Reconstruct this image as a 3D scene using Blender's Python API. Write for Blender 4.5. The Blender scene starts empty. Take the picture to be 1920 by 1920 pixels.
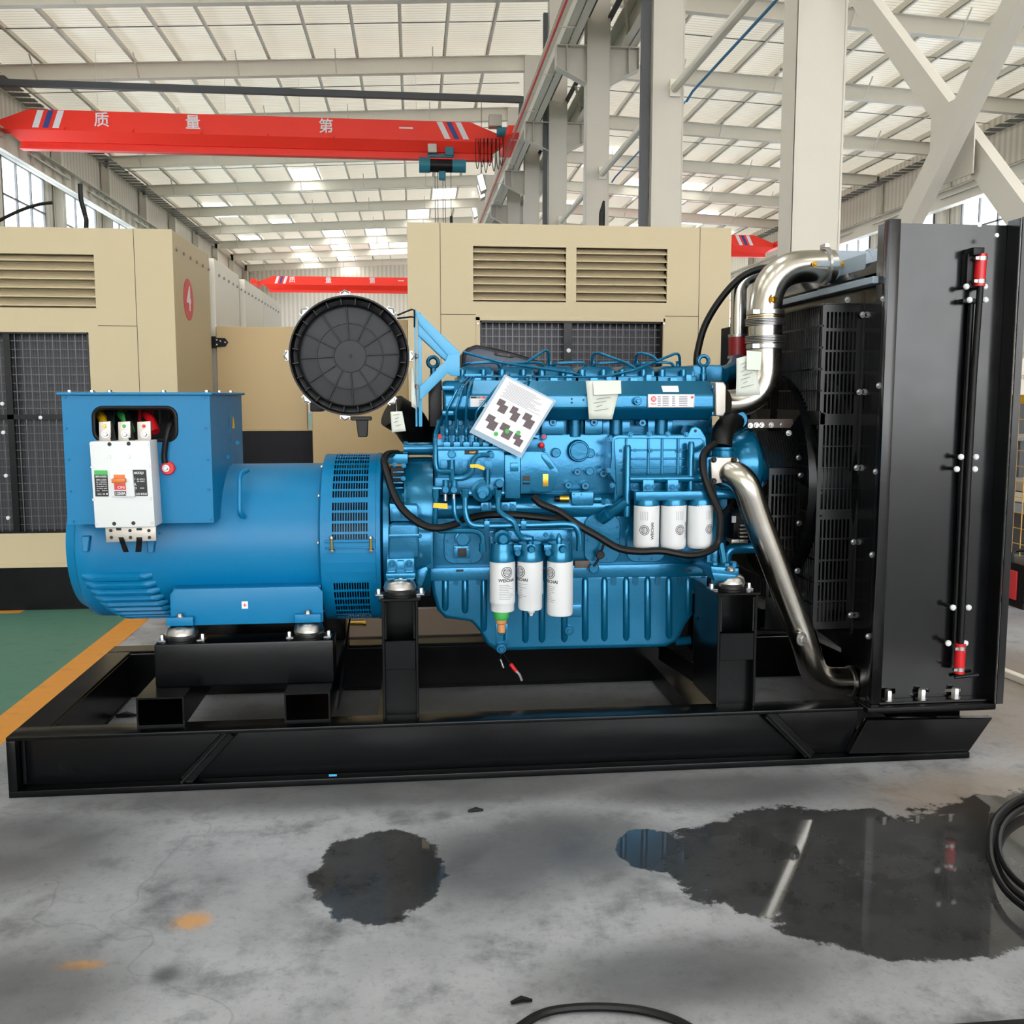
import bpy, bmesh, math, random
from mathutils import Vector, Matrix, Quaternion
random.seed(7)
SC = bpy.context.scene
COL = SC.collection
R = math.radians
V = Vector
# ------------------------------------------------------------------ camera
F, CX, CY = 1770.0, 960.0, 926.0          # focal length and principal point, 1920 px frame
YAW, PITCH, CAMH = R(5.93), R(6.0), 1.60
CAM = V((0, 0, CAMH))
_sy, _cy, _sp, _cp = math.sin(YAW), math.cos(YAW), math.sin(PITCH), math.cos(PITCH)
FWD = V((_sy*_cp, _cy*_cp, -_sp)); RGT = V((_cy, -_sy, 0)); UPV = V((_sy*_sp, _cy*_sp, _cp))
cd = bpy.data.cameras.new('camera'); cam = bpy.data.objects.new('camera', cd); COL.objects.link(cam)
cd.sensor_fit = 'HORIZONTAL'; cd.sensor_width = 36.0; cd.lens = 36.0*F/1920.0
cd.shift_x = 0.0; cd.shift_y = -(960.0-CY)/1920.0
cd.clip_start = 0.05; cd.clip_end = 400
rot = Matrix((RGT, UPV, -FWD)).transposed()
cam.matrix_world = Matrix.Translation(CAM) @ rot.to_4x4()
SC.camera = cam
# ------------------------------------------------------------------ sky and exposure
wd = bpy.data.worlds.new('sky'); SC.world = wd; wd.use_nodes = True
bg = wd.node_tree.nodes['Background']
bg.inputs[0].default_value = (0.98, 0.99, 1.0, 1); bg.inputs[1].default_value = 4.4
SC.view_settings.view_transform = 'Standard'; SC.view_settings.look = 'None'
SC.view_settings.exposure = 0.7; SC.view_settings.gamma = 1.0
SC.view_settings.use_curve_mapping = False
SC.cycles.use_denoising = True
SC.cycles.max_bounces = 6; SC.cycles.diffuse_bounces = 3; SC.cycles.glossy_bounces = 3; SC.cycles.transmission_bounces = 6; SC.cycles.transparent_max_bounces = 6
SC.cycles.adaptive_threshold = 0.1; SC.cycles.use_light_tree = False
SC.cycles.sample_clamp_indirect = 8.0; SC.cycles.caustics_reflective = False; SC.cycles.caustics_refractive = False
# ------------------------------------------------------------------ measuring: where a line of sight meets a plane of the place
def ray(px, py): return FWD*F + RGT*(px-CX) + UPV*(CY-py)
def at(px, py, Y): d = ray(px, py); return CAM + d*(Y/d.y)
def atx(px, py, X): d = ray(px, py); return CAM + d*(X/d.x)
def ground(px, py, z=0.0): d = ray(px, py); return CAM + d*((z-CAMH)/d.z)
def mm(px, x, y, Y):                       # metres that px pixels span at that place
    p = at(x, y, Y); return px*(p-CAM).dot(FWD)/F
# ------------------------------------------------------------------ mesh building
class MB:
    def __init__(s): s.v = []; s.f = []
    def add(s, vs, fs):
        o = len(s.v); s.v += [V(p) for p in vs]; s.f += [tuple(i+o for i in f) for f in fs]; return s
    def box(s, a, b):
        (x0,y0,z0), (x1,y1,z1) = [min(p,q) for p,q in zip(a,b)], [max(p,q) for p,q in zip(a,b)]
        return s.add([(x0,y0,z0),(x1,y0,z0),(x1,y1,z0),(x0,y1,z0),(x0,y0,z1),(x1,y0,z1),(x1,y1,z1),(x0,y1,z1)],
                     [(0,3,2,1),(4,5,6,7),(0,1,5,4),(1,2,6,5),(2,3,7,6),(3,0,4,7)])
    def obox(s, c, ax, ay, az):            # centre and three half-axis vectors
        c = V(c); ax, ay, az = V(ax), V(ay), V(az)
        vs = [c+ax*i+ay*j+az*k for k in (-1,1) for (i,j) in ((-1,-1),(1,-1),(1,1),(-1,1))]
        if ax.cross(ay).dot(az) < 0: fs = [(0,1,2,3),(4,7,6,5),(0,4,5,1),(1,5,6,2),(2,6,7,3),(3,7,4,0)]
        else: fs = [(0,3,2,1),(4,5,6,7),(0,1,5,4),(1,2,6,5),(2,3,7,6),(3,0,4,7)]
        return s.add(vs, fs)
    def bar(s, p, q, w, h, up=(0,0,1)):    # box beam from p to q
        p, q = V(p), V(q); d = (q-p); l = d.length; d.normalize(); up = V(up)
        sd = d.cross(up)
        if sd.length < 1e-5: sd = d.cross(V((1,0,0)))
        sd.normalize(); u = sd.cross(d)
        return s.obox((p+q)/2, d*l/2, sd*w/2, u*h/2)
    def prism(s, pts, e):                  # polygon swept along e
        pts = [V(p) for p in pts]; e = V(e); n = len(pts)
        nrm = V((0,0,0))
        for i in range(n): nrm += pts[i].cross(pts[(i+1)%n])
        if nrm.dot(e) > 0: pts = pts[::-1]
        return s.add(pts+[p+e for p in pts], [tuple(range(n)), tuple(range(2*n-1,n-1,-1))] +
                     [(i, i+n, (i+1)%n+n, (i+1)%n) for i in range(n)])
    def cyl(s, p, q, r0, r1=None, n=20, caps=True):
        p, q = V(p), V(q); r1 = r0 if r1 is None else r1
        return s.lathe([(r0,0),(r1,(q-p).length)], p, q-p, n, caps)
    def lathe(s, prof, o, ax, n=24, caps=True, a0=0.0, a1=None):
        o = V(o); ax = V(ax).normalized()
        u = ax.cross(V((0,0,1)));
        if u.length < 1e-4: u = V((1,0,0))
        u.normalize(); w = ax.cross(u)
        full = a1 is None; a1 = 2*math.pi if full else a1
        m = n if full else n+1
        vs = [o+ax*h+(u*math.cos(a0+(a1-a0)*k/n)+w*math.sin(a0+(a1-a0)*k/n))*max(r,1e-5) for (r,h) in prof for k in range(m)]
        fs = []
        for i in range(len(prof)-1):
            for k in range(n):
                k2 = (k+1)%m
                fs.append((i*m+k, i*m+k2, (i+1)*m+k2, (i+1)*m+k))
        if caps and full:
            if prof[0][0] > 1e-4: fs.append(tuple(range(m-1,-1,-1)))
            if prof[-1][0] > 1e-4: fs.append(tuple((len(prof)-1)*m+k for k in range(m)))
        return s.add(vs, fs)
    def tube(s, pts, r, n=12, caps=True):  # r: number or list
        pts = [V(p) for p in pts]; N = len(pts); rr = r if isinstance(r, (list,tuple)) else [r]*N
        t = [(pts[min(i+1,N-1)]-pts[max(i-1,0)]).normalized() for i in range(N)]
        u = t[0].orthogonal().normalized(); vs = []
        for i in range(N):
            if i: u = (t[i-1].rotation_difference(t[i]) @ u); u = (u - t[i]*u.dot(t[i])).normalized()
            w = t[i].cross(u)
            vs += [pts[i]+(u*math.cos(2*math.pi*k/n)+w*math.sin(2*math.pi*k/n))*rr[i] for k in range(n)]
        fs = [(i*n+k, i*n+(k+1)%n, (i+1)*n+(k+1)%n, (i+1)*n+k) for i in range(N-1) for k in range(n)]
        if caps: fs += [tuple(range(n-1,-1,-1)), tuple((N-1)*n+k for k in range(n))]
        return s.add(vs, fs)
    def ball(s, c, r, n=12):
        c = V(c); m = n//2
        return s.lathe([(r*math.sin(math.pi*i/m), -r*math.cos(math.pi*i/m)) for i in range(m+1)], c, (0,0,1), n, False)
    def mesh(s, name, bev=0.0, seg=1, ang=35, smooth=True):
        me = bpy.data.meshes.new(name); me.from_pydata([tuple(v) for v in s.v], [], s.f)
        if bev > 0:
            bm = bmesh.new(); bm.from_mesh(me)
            es = [e for e in bm.edges if len(e.link_faces) == 2 and e.calc_face_angle(0) > R(40)]
            bmesh.ops.bevel(bm, geom=es, offset=bev, segments=seg, profile=0.6, affect='EDGES', clamp_overlap=True)
            bm.to_mesh(me); bm.free()
        me.validate(); me.update()
        if smooth and len(me.polygons):
            me.polygons.foreach_set('use_smooth', [True]*len(me.polygons))
            me.set_sharp_from_angle(angle=R(ang))
        return me
    def build(s, name, mat, parent=None, bev=0.0, seg=1, ang=35, label=None, smooth=True):
        me = s.mesh(name, bev, seg, ang, smooth); me.materials.append(mat)
        return link(name, me, parent, label)
def link(name, me, parent=None, label=None, M=None):
    o = bpy.data.objects.new(name, me); COL.objects.link(o)
    if M is not None: o.matrix_world = M
    if parent is not None:
        o.parent = parent
        if parent.type == 'EMPTY' and 'base' in parent: o.matrix_parent_inverse = Matrix.Translation(-V(parent['base']))
        if M is not None: o.matrix_basis = M
    if label: o['label'] = label
    return o
def tag(o, label, cat, group=None, kind=None):
    if label: o['label'] = label
    if cat: o['category'] = cat
    if group: o['group'] = group
    if kind: o['kind'] = kind
    return o
def thing(name, label, cat, base, group=None):
    o = bpy.data.objects.new(name, None); COL.objects.link(o); o.empty_display_size = 0.05
    o.location = base; o['base'] = tuple(base)
    return tag(o, label, cat, group)
def struct(o): o['kind'] = 'structure'; return o
def fillet(pts, rad, n=6):                 # round the corners of a path
    pts = [V(p) for p in pts]; out = [pts[0]]
    for i in range(1, len(pts)-1):
        a, b, c = pts[i-1], pts[i], pts[i+1]
        d1, d2 = (a-b), (c-b); r = min(rad, d1.length*(.95 if i == 1 else .48), d2.length*(.95 if i == len(pts)-2 else .48))
        p, q = b+d1.normalized()*r, b+d2.normalized()*r
        out += [p*(1-t)**2 + b*2*t*(1-t) + q*t*t for t in [k/n for k in range(n+1)]]
    return out+[pts[-1]]
def spline(pts, n=8):                      # Catmull-Rom through the points
    pts = [V(p) for p in pts]; P = [pts[0]*2-pts[1]]+pts+[pts[-1]*2-pts[-2]]; out = []
    for i in range(1, len(P)-2):
        for k in range(n):
            t = k/n; a,b,c,d = P[i-1],P[i],P[i+1],P[i+2]
            out.append(0.5*((2*b)+(c-a)*t+(2*a-5*b+4*c-d)*t*t+(3*b-a-3*c+d)*t**3))
    return out+[pts[-1]]
def zq(d): return V((0,0,1)).rotation_difference(V(d).normalized()).to_matrix().to_4x4()
_cache = {}
def bolt(parent, p, ax, r, mat, h=None, name='bolt', washer=True, n=6):
    h = h or r*1.1; key = (name, round(r,4), round(h,4), mat.name, washer, n)
    if key not in _cache:
        m = MB()
        if washer: m.lathe([(r*1.5,0),(r*1.5,r*.25)], (0,0,0), (0,0,1), 12)
        m.lathe([(r,0),(r,h*.85),(r*.8,h)], (0,0,0), (0,0,1), n)
        me = m.mesh(name); me.materials.append(mat); _cache[key] = me
    return link(name, _cache[key], parent, None, Matrix.Translation(V(p)) @ zq(ax))
_fonts = {}
def text_mesh(txt, size, mat, name='lettering', ext=0.0008, bold=0.0, align='CENTER'):
    c = bpy.data.curves.new(name, 'FONT'); c.body = txt; c.size = size; c.extrude = ext; c.offset = bold
    c.align_x = align; c.align_y = 'CENTER'; c.resolution_u = 2
    o = bpy.data.objects.new(name, c); COL.objects.link(o)
    dg = bpy.context.evaluated_depsgraph_get()
    me = bpy.data.meshes.new_from_object(o.evaluated_get(dg)); bpy.data.objects.remove(o); bpy.data.curves.remove(c)
    me.name = name; me.materials.clear(); me.materials.append(mat); return me
def frame(o, u, v):                        # matrix with x along u, y along v (made square), z out of the page
    u = V(u).normalized(); n = u.cross(V(v)).normalized(); v = n.cross(u)
    return Matrix.Translation(V(o)) @ Matrix((u, v, n)).transposed().to_4x4()
def text_on(parent, txt, o, u, v, size, mat, label=None, name='lettering', bold=0.0, fit=None, align='CENTER', ext=0.0008):
    me = text_mesh(txt, size, mat, name, ext, bold, align)
    M = frame(o, u, v)
    if fit and len(me.vertices):
        xs = [w.co.x for w in me.vertices]; k = fit/max(1e-6, max(xs)-min(xs)); M = M @ Matrix.Diagonal((k,1,1,1))
    return link(name, me, parent, label, M)
# ------------------------------------------------------------------ materials
def nt(name):
    m = bpy.data.materials.new(name); m.use_nodes = True
    return m, m.node_tree.nodes, m.node_tree.links, m.node_tree.nodes['Principled BSDF']
def srgb(r, g, b):
    return tuple(((c/255)/12.92 if c/255 <= .04045 else ((c/255+.055)/1.055)**2.4) for c in (r,g,b))+(1,)
def paint(name, rgb, rough=.4, metal=0.0, var=.06, scale=6.0, bump=0.0, bscale=120.0, coat=0.0, spec=.5, rvar=.08):
    m, N, L, b = nt(name); c = srgb(*rgb)
    tc = N.new('ShaderNodeTexCoord'); no = N.new('ShaderNodeTexNoise'); no.inputs['Scale'].default_value = scale; no.inputs['Detail'].default_value = 5
    L.new(tc.outputs['Object'], no.inputs['Vector'])
    mx = N.new('ShaderNodeMix'); mx.data_type = 'RGBA'
    mx.inputs['A'].default_value = tuple(x*(1-var) for x in c[:3])+(1,); mx.inputs['B'].default_value = tuple(min(1,x*(1+var)) for x in c[:3])+(1,)
    L.new(no.outputs['Fac'], mx.inputs['Factor']); L.new(mx.outputs['Result'], b.inputs['Base Color'])
    mr = N.new('ShaderNodeMapRange'); mr.inputs['To Min'].default_value = max(.02, rough-rvar); mr.inputs['To Max'].default_value = rough+rvar
    L.new(no.outputs['Fac'], mr.inputs['Value']); L.new(mr.outputs['Result'], b.inputs['Roughness'])
    b.inputs['Metallic'].default_value = metal; b.inputs['Specular IOR Level'].default_value = spec
    if coat: b.inputs['Coat Weight'].default_value = coat; b.inputs['Coat Roughness'].default_value = .12
    if bump:
        n2 = N.new('ShaderNodeTexNoise'); n2.inputs['Scale'].default_value = bscale; n2.inputs['Detail'].default_value = 3
        L.new(tc.outputs['Object'], n2.inputs['Vector'])
        bp = N.new('ShaderNodeBump'); bp.inputs['Strength'].default_value = bump; bp.inputs['Distance'].default_value = .004
        L.new(n2.outputs['Fac'], bp.inputs['Height']); L.new(bp.outputs['Normal'], b.inputs['Normal'])
    return m
M = {}
M['blue']   = paint('alternator blue paint', (0,112,162), .42, bump=.05, spec=.32)
M['eblue']  = paint('engine blue enamel', (10,104,144), .22, metal=.5, var=.12, bump=.14, bscale=70, coat=.15)
M['dblue']  = paint('dark blue enamel', (5,90,126), .26, metal=.5, var=.12, bump=.12)
M['lblue']  = paint('light blue bracket paint', (64,160,208), .38, bump=.05)
M['black']  = paint('black gloss paint', (5,6,8), .24, var=.2, bump=.05, bscale=60, spec=.22)
M['blackm'] = paint('black satin plastic', (9,10,12), .42, var=.15, spec=.28)
M['blackp'] = paint('black sheet panel', (5,6,9), .2, var=.12, bump=.02, bscale=14, spec=.5, rvar=.06)
M['rubber'] = paint('black rubber', (8,8,9), .45, var=.1, spec=.25)
M['foam']   = paint('black insulation foam', (24,26,32), .9, var=.12, bump=.3, bscale=200)
M['cover']  = paint('grey black filter cover', (20,22,25), .48, var=.08, spec=.35)
M['guard']  = paint('black guard paint', (9,10,12), .32, var=.15, spec=.42)
M['wire']   = paint('bright grille wire', (84,84,90), .4, metal=.6)
M['white']  = paint('white filter paint', (212,215,217), .38, var=.02)
M['breaker']= paint('white moulded plastic', (210,214,216), .5, var=.02)
M['paper']  = paint('white paper', (226,226,230), .6, var=.02)
M['tagp']   = paint('pale paper tag', (206,211,202), .7, var=.05, scale=40)
M['ink']    = paint('black ink', (26,26,30), .6, var=.05)
M['greyink']= paint('grey print', (120,120,128), .6, var=.05)
M['photo']  = paint('dark printed picture', (92,80,84), .6, var=.55, scale=240)
M['green']  = paint('green print', (64,170,80), .55, var=.1)
M['red']    = paint('red hose silicone', (196,22,30), .35, var=.08)
M['dred']   = paint('dark red silicone hose', (140,18,26), .35, var=.12)
M['crane']  = paint('red crane paint', (252,50,30), .45, var=.05, scale=1.0)
M['craned'] = paint('navy crane stripe', (52,70,140), .5)
M['steel']  = paint('polished stainless pipe', (196,192,184), .22, metal=1.0, var=.08, scale=14, rvar=.06)
M['zinc']   = paint('zinc plated steel', (178,178,178), .32, metal=1.0, var=.08, scale=60)
M['alu']    = paint('cast aluminium', (176,170,162), .45, metal=.8, var=.06, bump=.2, bscale=200)
M['brass']  = paint('brass', (190,150,60), .3, metal=1.0)
M['tan']    = paint('tan enclosure paint', (188,173,141), .6, var=.025, scale=2.0, bump=.03)
M['tan2']   = paint('tan door paint', (176,152,108), .5, var=.03, scale=2.0)
M['wht']    = paint('white structural paint', (228,222,208), .5, var=.03, scale=3.0)
M['col']    = paint('white column paint', (204,199,188), .5, var=.03, scale=3.0)
M['wall']   = paint('off white wall sheet', (214,204,184), .5, var=.03)
M['grey']   = paint('grey steel paint', (112,112,110), .55, var=.08)
M['dgrey']  = paint('dark grey duct', (74,76,80), .55, var=.08)
M['tank']   = paint('blue grey tank paint', (150,164,178), .4, var=.05, scale=12)
M['yellow'] = paint('yellow tag', (242,188,20), .5)
M['fence']  = paint('yellow fence wire', (214,168,84), .5)
M['orange'] = paint('orange toggle', (206,108,40), .4)
M['gblu']   = paint('pale blue hoist paint', (38,120,140), .45)
M['bpipe']  = paint('blue air pipe', (50,130,180), .4)
M['wood']   = paint('dark weathered steel plate', (88,76,70), .6, var=.2, scale=18)
M['redp']   = paint('glossy red print', (206,44,52), .4)
# ================================================================== the hall
XW0, XW1, XC = -14.5, 24.0, 4.35           # left wall, right wall, middle column row
ZE, ZR = 12.95, 13.95                      # roof at the eaves and at the ridge
Y0, Y1 = -27.0, 88.0
ROWS = [10.25+6.2*k for k in range(13)]
# ---- floor
def floor_mat():
    m, N, L, b = nt('stained concrete')
    tc = N.new('ShaderNodeTexCoord'); P = tc.outputs['Object']
    def noise(scale, detail=6, rough=.6, vec=P):
        n = N.new('ShaderNodeTexNoise'); n.inputs['Scale'].default_value = scale; n.inputs['Detail'].default_value = detail
        n.inputs['Roughness'].default_value = rough; L.new(vec, n.inputs['Vector']); return n.outputs['Fac']
    def math_(op, a, c, clamp=False):
        n = N.new('ShaderNodeMath'); n.operation = op; n.use_clamp = clamp
        for i, x in enumerate((a, c)):
            if x is None: continue
            if isinstance(x, (int,float)): n.inputs[i].default_value = x
            else: L.new(x, n.inputs[i])
        return n.outputs[0]
    def ramp(x, a, c, lo=0.0, hi=1.0):
        n = N.new('ShaderNodeMapRange'); n.interpolation_type = 'SMOOTHSTEP'; L.new(x, n.inputs['Value'])
        n.inputs['From Min'].default_value = a; n.inputs['From Max'].default_value = c; n.inputs['To Min'].default_value = lo; n.inputs['To Max'].default_value = hi
        return n.outputs['Result']
    def mix(f, a, c):
        n = N.new('ShaderNodeMix'); n.data_type = 'RGBA'
        for s, x in (('Factor', f), ('A', a), ('B', c)):
            if isinstance(x, (int,float,tuple)): n.inputs[s].default_value = x
            else: L.new(x, n.inputs[s])
        return n.outputs['Result']
    def ell(lst):                          # distance to the nearest of some oval patches
        out = None
        for (cx, cy, rx, ry) in lst:
            s = N.new('ShaderNodeVectorMath'); s.operation = 'SUBTRACT'; L.new(P, s.inputs[0]); s.inputs[1].default_value = (cx, cy, 0)
            d = N.new('ShaderNodeVectorMath'); d.operation = 'DIVIDE'; L.new(s.outputs[0], d.inputs[0]); d.inputs[1].default_value = (rx, ry, 1)
            l = N.new('ShaderNodeVectorMath'); l.operation = 'LENGTH'; L.new(d.outputs[0], l.inputs[0])
            out = l.outputs['Value'] if out is None else math_('MINIMUM', out, l.outputs['Value'])
        return out
    n1, n2, n3, n4 = noise(.9), noise(4.5, 8, .7), noise(38, 6, .75), noise(160, 3)
    c = mix(ramp(n1, .35, .68), srgb(164,166,171), srgb(130,132,137))
    c = mix(math_('MULTIPLY', ramp(n2, .45, .7), .8), c, srgb(88,89,93))
    c = mix(math_('MULTIPLY', ramp(n3, .5, .8), .6), c, srgb(84,82,82))
    c = mix(math_('MULTIPLY', ramp(n4, .62, .8), .35), c, srgb(60,60,60))
    # brown tint beside the skid end
    w = math_('ADD', ell([(2.35,3.4,.75,.42),(3.2,4.6,1.2,1.4)]), math_('MULTIPLY', math_('SUBTRACT', n2, .5), 1.2))
    c = mix(ramp(w, 1.0, .4, 0, .55), c, srgb(128,104,78))
    # scattered rust marks
    w = math_('ADD', ell([(-.69,2.82,.07,.06),(-.95,2.62,.09,.03)]), math_('MULTIPLY', math_('SUBTRACT', n3, .5), 1.5))
    c = mix(ramp(w, 1.1, .3, 0, .8), c, srgb(196,142,72))
    # soot, oil and wet stains with ragged outlines, plus shade painted near the skid
    damp_and_shade = math_('ADD', ell([(.22,3.08,.38,.33),(-.1,3.72,1.7,.22),(.55,3.2,.45,.35),(-1.45,3.35,.55,.4),(-1.1,2.5,.4,.25),(.75,2.4,.5,.2),(1.2,3.6,.8,.2),(-.7,2.55,.06,.06),(-.9,2.28,.05,.07),(.45,2.1,.12,.1),(0,4.6,1.6,.8)]), math_('MULTIPLY', math_('SUBTRACT', n2, .5), 1.7))
    dm = ramp(damp_and_shade, 1.15, .35)
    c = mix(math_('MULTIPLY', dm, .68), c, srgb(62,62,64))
    # standing water / oil
    pud = math_('ADD', ell([(-.13,3.06,.23,.33),(1.42,2.98,.62,.42),(.82,3.12,.13,.17),(1.55,2.68,.5,.3),(2.5,2.85,.95,.6),(3.0,3.3,.5,.25)]), math_('MULTIPLY', math_('SUBTRACT', noise(5.5, 9, .68), .5), .75))
    pm = ramp(pud, 1.0, .93)
    c = mix(pm, c, mix(.88, c, srgb(30,30,30)))
    # fine cracks
    vo = N.new('ShaderNodeTexVoronoi'); vo.feature = 'DISTANCE_TO_EDGE'; vo.inputs['Scale'].default_value = .42
    wv = N.new('ShaderNodeVectorMath'); wv.operation = 'ADD'; L.new(P, wv.inputs[0])
    nv = N.new('ShaderNodeTexNoise'); nv.inputs['Scale'].default_value = 3; L.new(P, nv.inputs['Vector'])
    sc = N.new('ShaderNodeVectorMath'); sc.operation = 'SCALE'; sc.inputs['Scale'].default_value = .5; L.new(nv.outputs['Color'], sc.inputs[0]); L.new(sc.outputs[0], wv.inputs[1])
    L.new(wv.outputs[0], vo.inputs['Vector'])
    c = mix(ramp(vo.outputs['Distance'], .003, .001, 0, .2), c, srgb(60,58,56))
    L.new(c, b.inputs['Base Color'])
    r = math_('SUBTRACT', ramp(n2, .3, .75, .62, .42), math_('MULTIPLY', dm, .12))
    mr = N.new('ShaderNodeMix'); L.new(pm, mr.inputs['Factor']); L.new(r, mr.inputs['A']); mr.inputs['B'].default_value = .035
    L.new(mr.outputs['Result'], b.inputs['Roughness'])
    bp = N.new('ShaderNodeBump'); bp.inputs['Distance'].default_value = .004
    st = N.new('ShaderNodeMapRange'); L.new(pm, st.inputs['Value']); st.inputs['To Min'].default_value = .22; st.inputs['To Max'].default_value = 0.0
    L.new(st.outputs['Result'], bp.inputs['Strength']); L.new(n3, bp.inputs['Height']); L.new(bp.outputs['Normal'], b.inputs['Normal'])
    return m
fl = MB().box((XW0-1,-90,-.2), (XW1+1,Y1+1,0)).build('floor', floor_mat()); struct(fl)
def worn(name, rgb, under, amt):
    m, N, L, b = nt(name)
    tc = N.new('ShaderNodeTexCoord'); n = N.new('ShaderNodeTexNoise'); n.inputs['Scale'].default_value = 7; n.inputs['Detail'].default_value = 9; n.inputs['Roughness'].default_value = .75
    mp = N.new('ShaderNodeMapping'); mp.inputs['Scale'].default_value = (1,2.2,1); L.new(tc.outputs['Object'], mp.inputs['Vector']); L.new(mp.outputs[0], n.inputs['Vector'])
    mr = N.new('ShaderNodeMapRange'); L.new(n.outputs['Fac'], mr.inputs['Value']); mr.inputs['From Min'].default_value = .55-amt; mr.inputs['From Max'].default_value = .8
    mx = N.new('ShaderNodeMix'); mx.data_type = 'RGBA'; L.new(mr.outputs['Result'], mx.inputs['Factor'])
    mx.inputs['A'].default_value = srgb(*rgb); mx.inputs['B'].default_value = srgb(*under); L.new(mx.outputs['Result'], b.inputs['Base Color']); b.inputs['Roughness'].default_value = .5
    return m
MB().box((XW0,-20,0), (-2.075,80,.0012)).build('painted_floor_zone', worn('worn green floor paint', (74,118,104), (58,74,70), .02), fl, label='worn green painted floor')
MB().box((-2.075,-20,0), (-1.9,80,.0016)).build('floor_marking', worn('worn orange line paint', (206,140,58), (150,116,78), .02), fl, label='orange painted floor line')
MB().box((-9,7.16,.0012), (-2.9,7.30,.0024)).build('floor_marking', worn('worn orange cross line', (206,140,58), (150,116,78), .02), fl, label='orange painted cross line')
g0, g1 = ground(1852,1077), ground(1920,1090)
MB().bar(V((g0.x,g0.y,.0008))-(g1-g0)*3, V((g1.x,g1.y,.0008))+(g1-g0)*8, .1, .0016).build('floor_marking', M['yellow'], fl, label='yellow painted floor line')
# ---- roof: sheets given a little translucency, added to brighten the hall
def roof_mat(name, t, col=(240,232,214)):
    m, N, L, b = nt(name); out = N['Material Output']
    tc = N.new('ShaderNodeTexCoord'); wv = N.new('ShaderNodeTexWave'); wv.bands_direction = 'Y'; wv.inputs['Scale'].default_value = 1.6; wv.inputs['Distortion'].default_value = .15
    L.new(tc.outputs['Object'], wv.inputs['Vector'])
    rp = N.new('ShaderNodeMapRange'); L.new(wv.outputs['Fac'], rp.inputs['Value']); rp.inputs['From Min'].default_value = 0; rp.inputs['From Max'].default_value = .25
    mx = N.new('ShaderNodeMix'); mx.data_type = 'RGBA'; L.new(rp.outputs['Result'], mx.inputs['Factor'])
    c = srgb(*col); mx.inputs['A'].default_value = tuple(x*.72 for x in c[:3])+(1,); mx.inputs['B'].default_value = c
    bp = N.new('ShaderNodeBump'); bp.inputs['Strength'].default_value = .5; bp.inputs['Distance'].default_value = .03; L.new(rp.outputs['Result'], bp.inputs['Height']); L.new(bp.outputs['Normal'], b.inputs['Normal'])
    L.new(mx.outputs['Result'], b.inputs['Base Color']); b.inputs['Roughness'].default_value = .35; b.inputs['Specular IOR Level'].default_value = .4
    tr = N.new('ShaderNodeBsdfTranslucent'); L.new(mx.outputs['Result'], tr.inputs['Color'])
    ms = N.new('ShaderNodeMixShader'); ms.inputs[0].default_value = t; L.new(b.outputs[0], ms.inputs[1]); L.new(tr.outputs[0], ms.inputs[2]); L.new(ms.outputs[0], out.inputs['Surface'])
    return m
def zroof(x): return ZE+(ZR-ZE)*((x-XW0)/(XC-XW0) if x < XC else (XW1-x)/(XW1-XC))
PX = [XW0+.5+1.52*k for k in range(25)]
added_bands = [(-9,-3),(3,9)]                    # unseen skylight rows added to light the machine; further down only single sheets
sky_at = {k: [] for k in range(24)}
for k in range(24):
    if k % 3 == 0: sky_at[k] += [b_ for b_ in added_bands]
for (k, y) in ((5,52),(5,69),(7,69),(5,76),(7,76),(3,81),(10,58),(10,70),(10,81),(15,47),(17,53),(15,60),(19,53),(19,66),(15,71),(17,78),(21,60),(13,81),(9,64),(1,60),(1,72),(3,66),(3,74),(5,84),(8,76),(12,66),(12,75),(19,75),(21,70),(23,66),(23,76)): sky_at[k] += [(y,y+4.5)]  # far sheets, part of them added to brighten the far hall
sky_m = roof_mat('clear skylight sheet', .9, (250,250,246))
xs_ = sorted([XW0]+PX+[XC,XW1]); m = MB(); skies = []
for i in range(len(xs_)-1):
    xa, xb = xs_[i], xs_[i+1]; xm = (xa+xb)/2; kk = int((xm-PX[0])//1.52) if xm > PX[0] else -1
    iv = sorted(sky_at.get(kk, [])) if xb-xa > 1.5 else []
    y = Y0
    for (a_, b_) in iv+[(Y1,Y1)]:
        m.add([(xa,y,zroof(xa)),(xb,y,zroof(xb)),(xb,a_,zroof(xb)),(xa,a_,zroof(xa))], [(0,1,2,3)])
        if b_ > a_: skies.append((xa,xb,a_,b_))
        y = b_
rf = m.build('ceiling', roof_mat('white roof sheet', .08), smooth=False); struct(rf)
for (xa, xb, a_, b_) in skies:
    MB().add([(xa,a_,zroof(xa)),(xb,a_,zroof(xb)),(xb,b_,zroof(xb)),(xa,b_,zroof(xa))], [(0,1,2,3)]).build('skylight_panel', sky_m, rf, smooth=False)
# purlins run the length of the hall
i = 0
for x in [XW0+.5+1.52*k for k in range(25)]:
    if abs(x-XC) < .35: continue
    z = zroof(x); s = -1 if x < XC else 1
    MB().box((x-.035,Y0,z-.24),(x-.02,Y1,z-.01)).box((x-.035,Y0,z-.24),(x+.075,Y1,z-.225)).build('purlin', M['wht'], rf, smooth=False)
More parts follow.
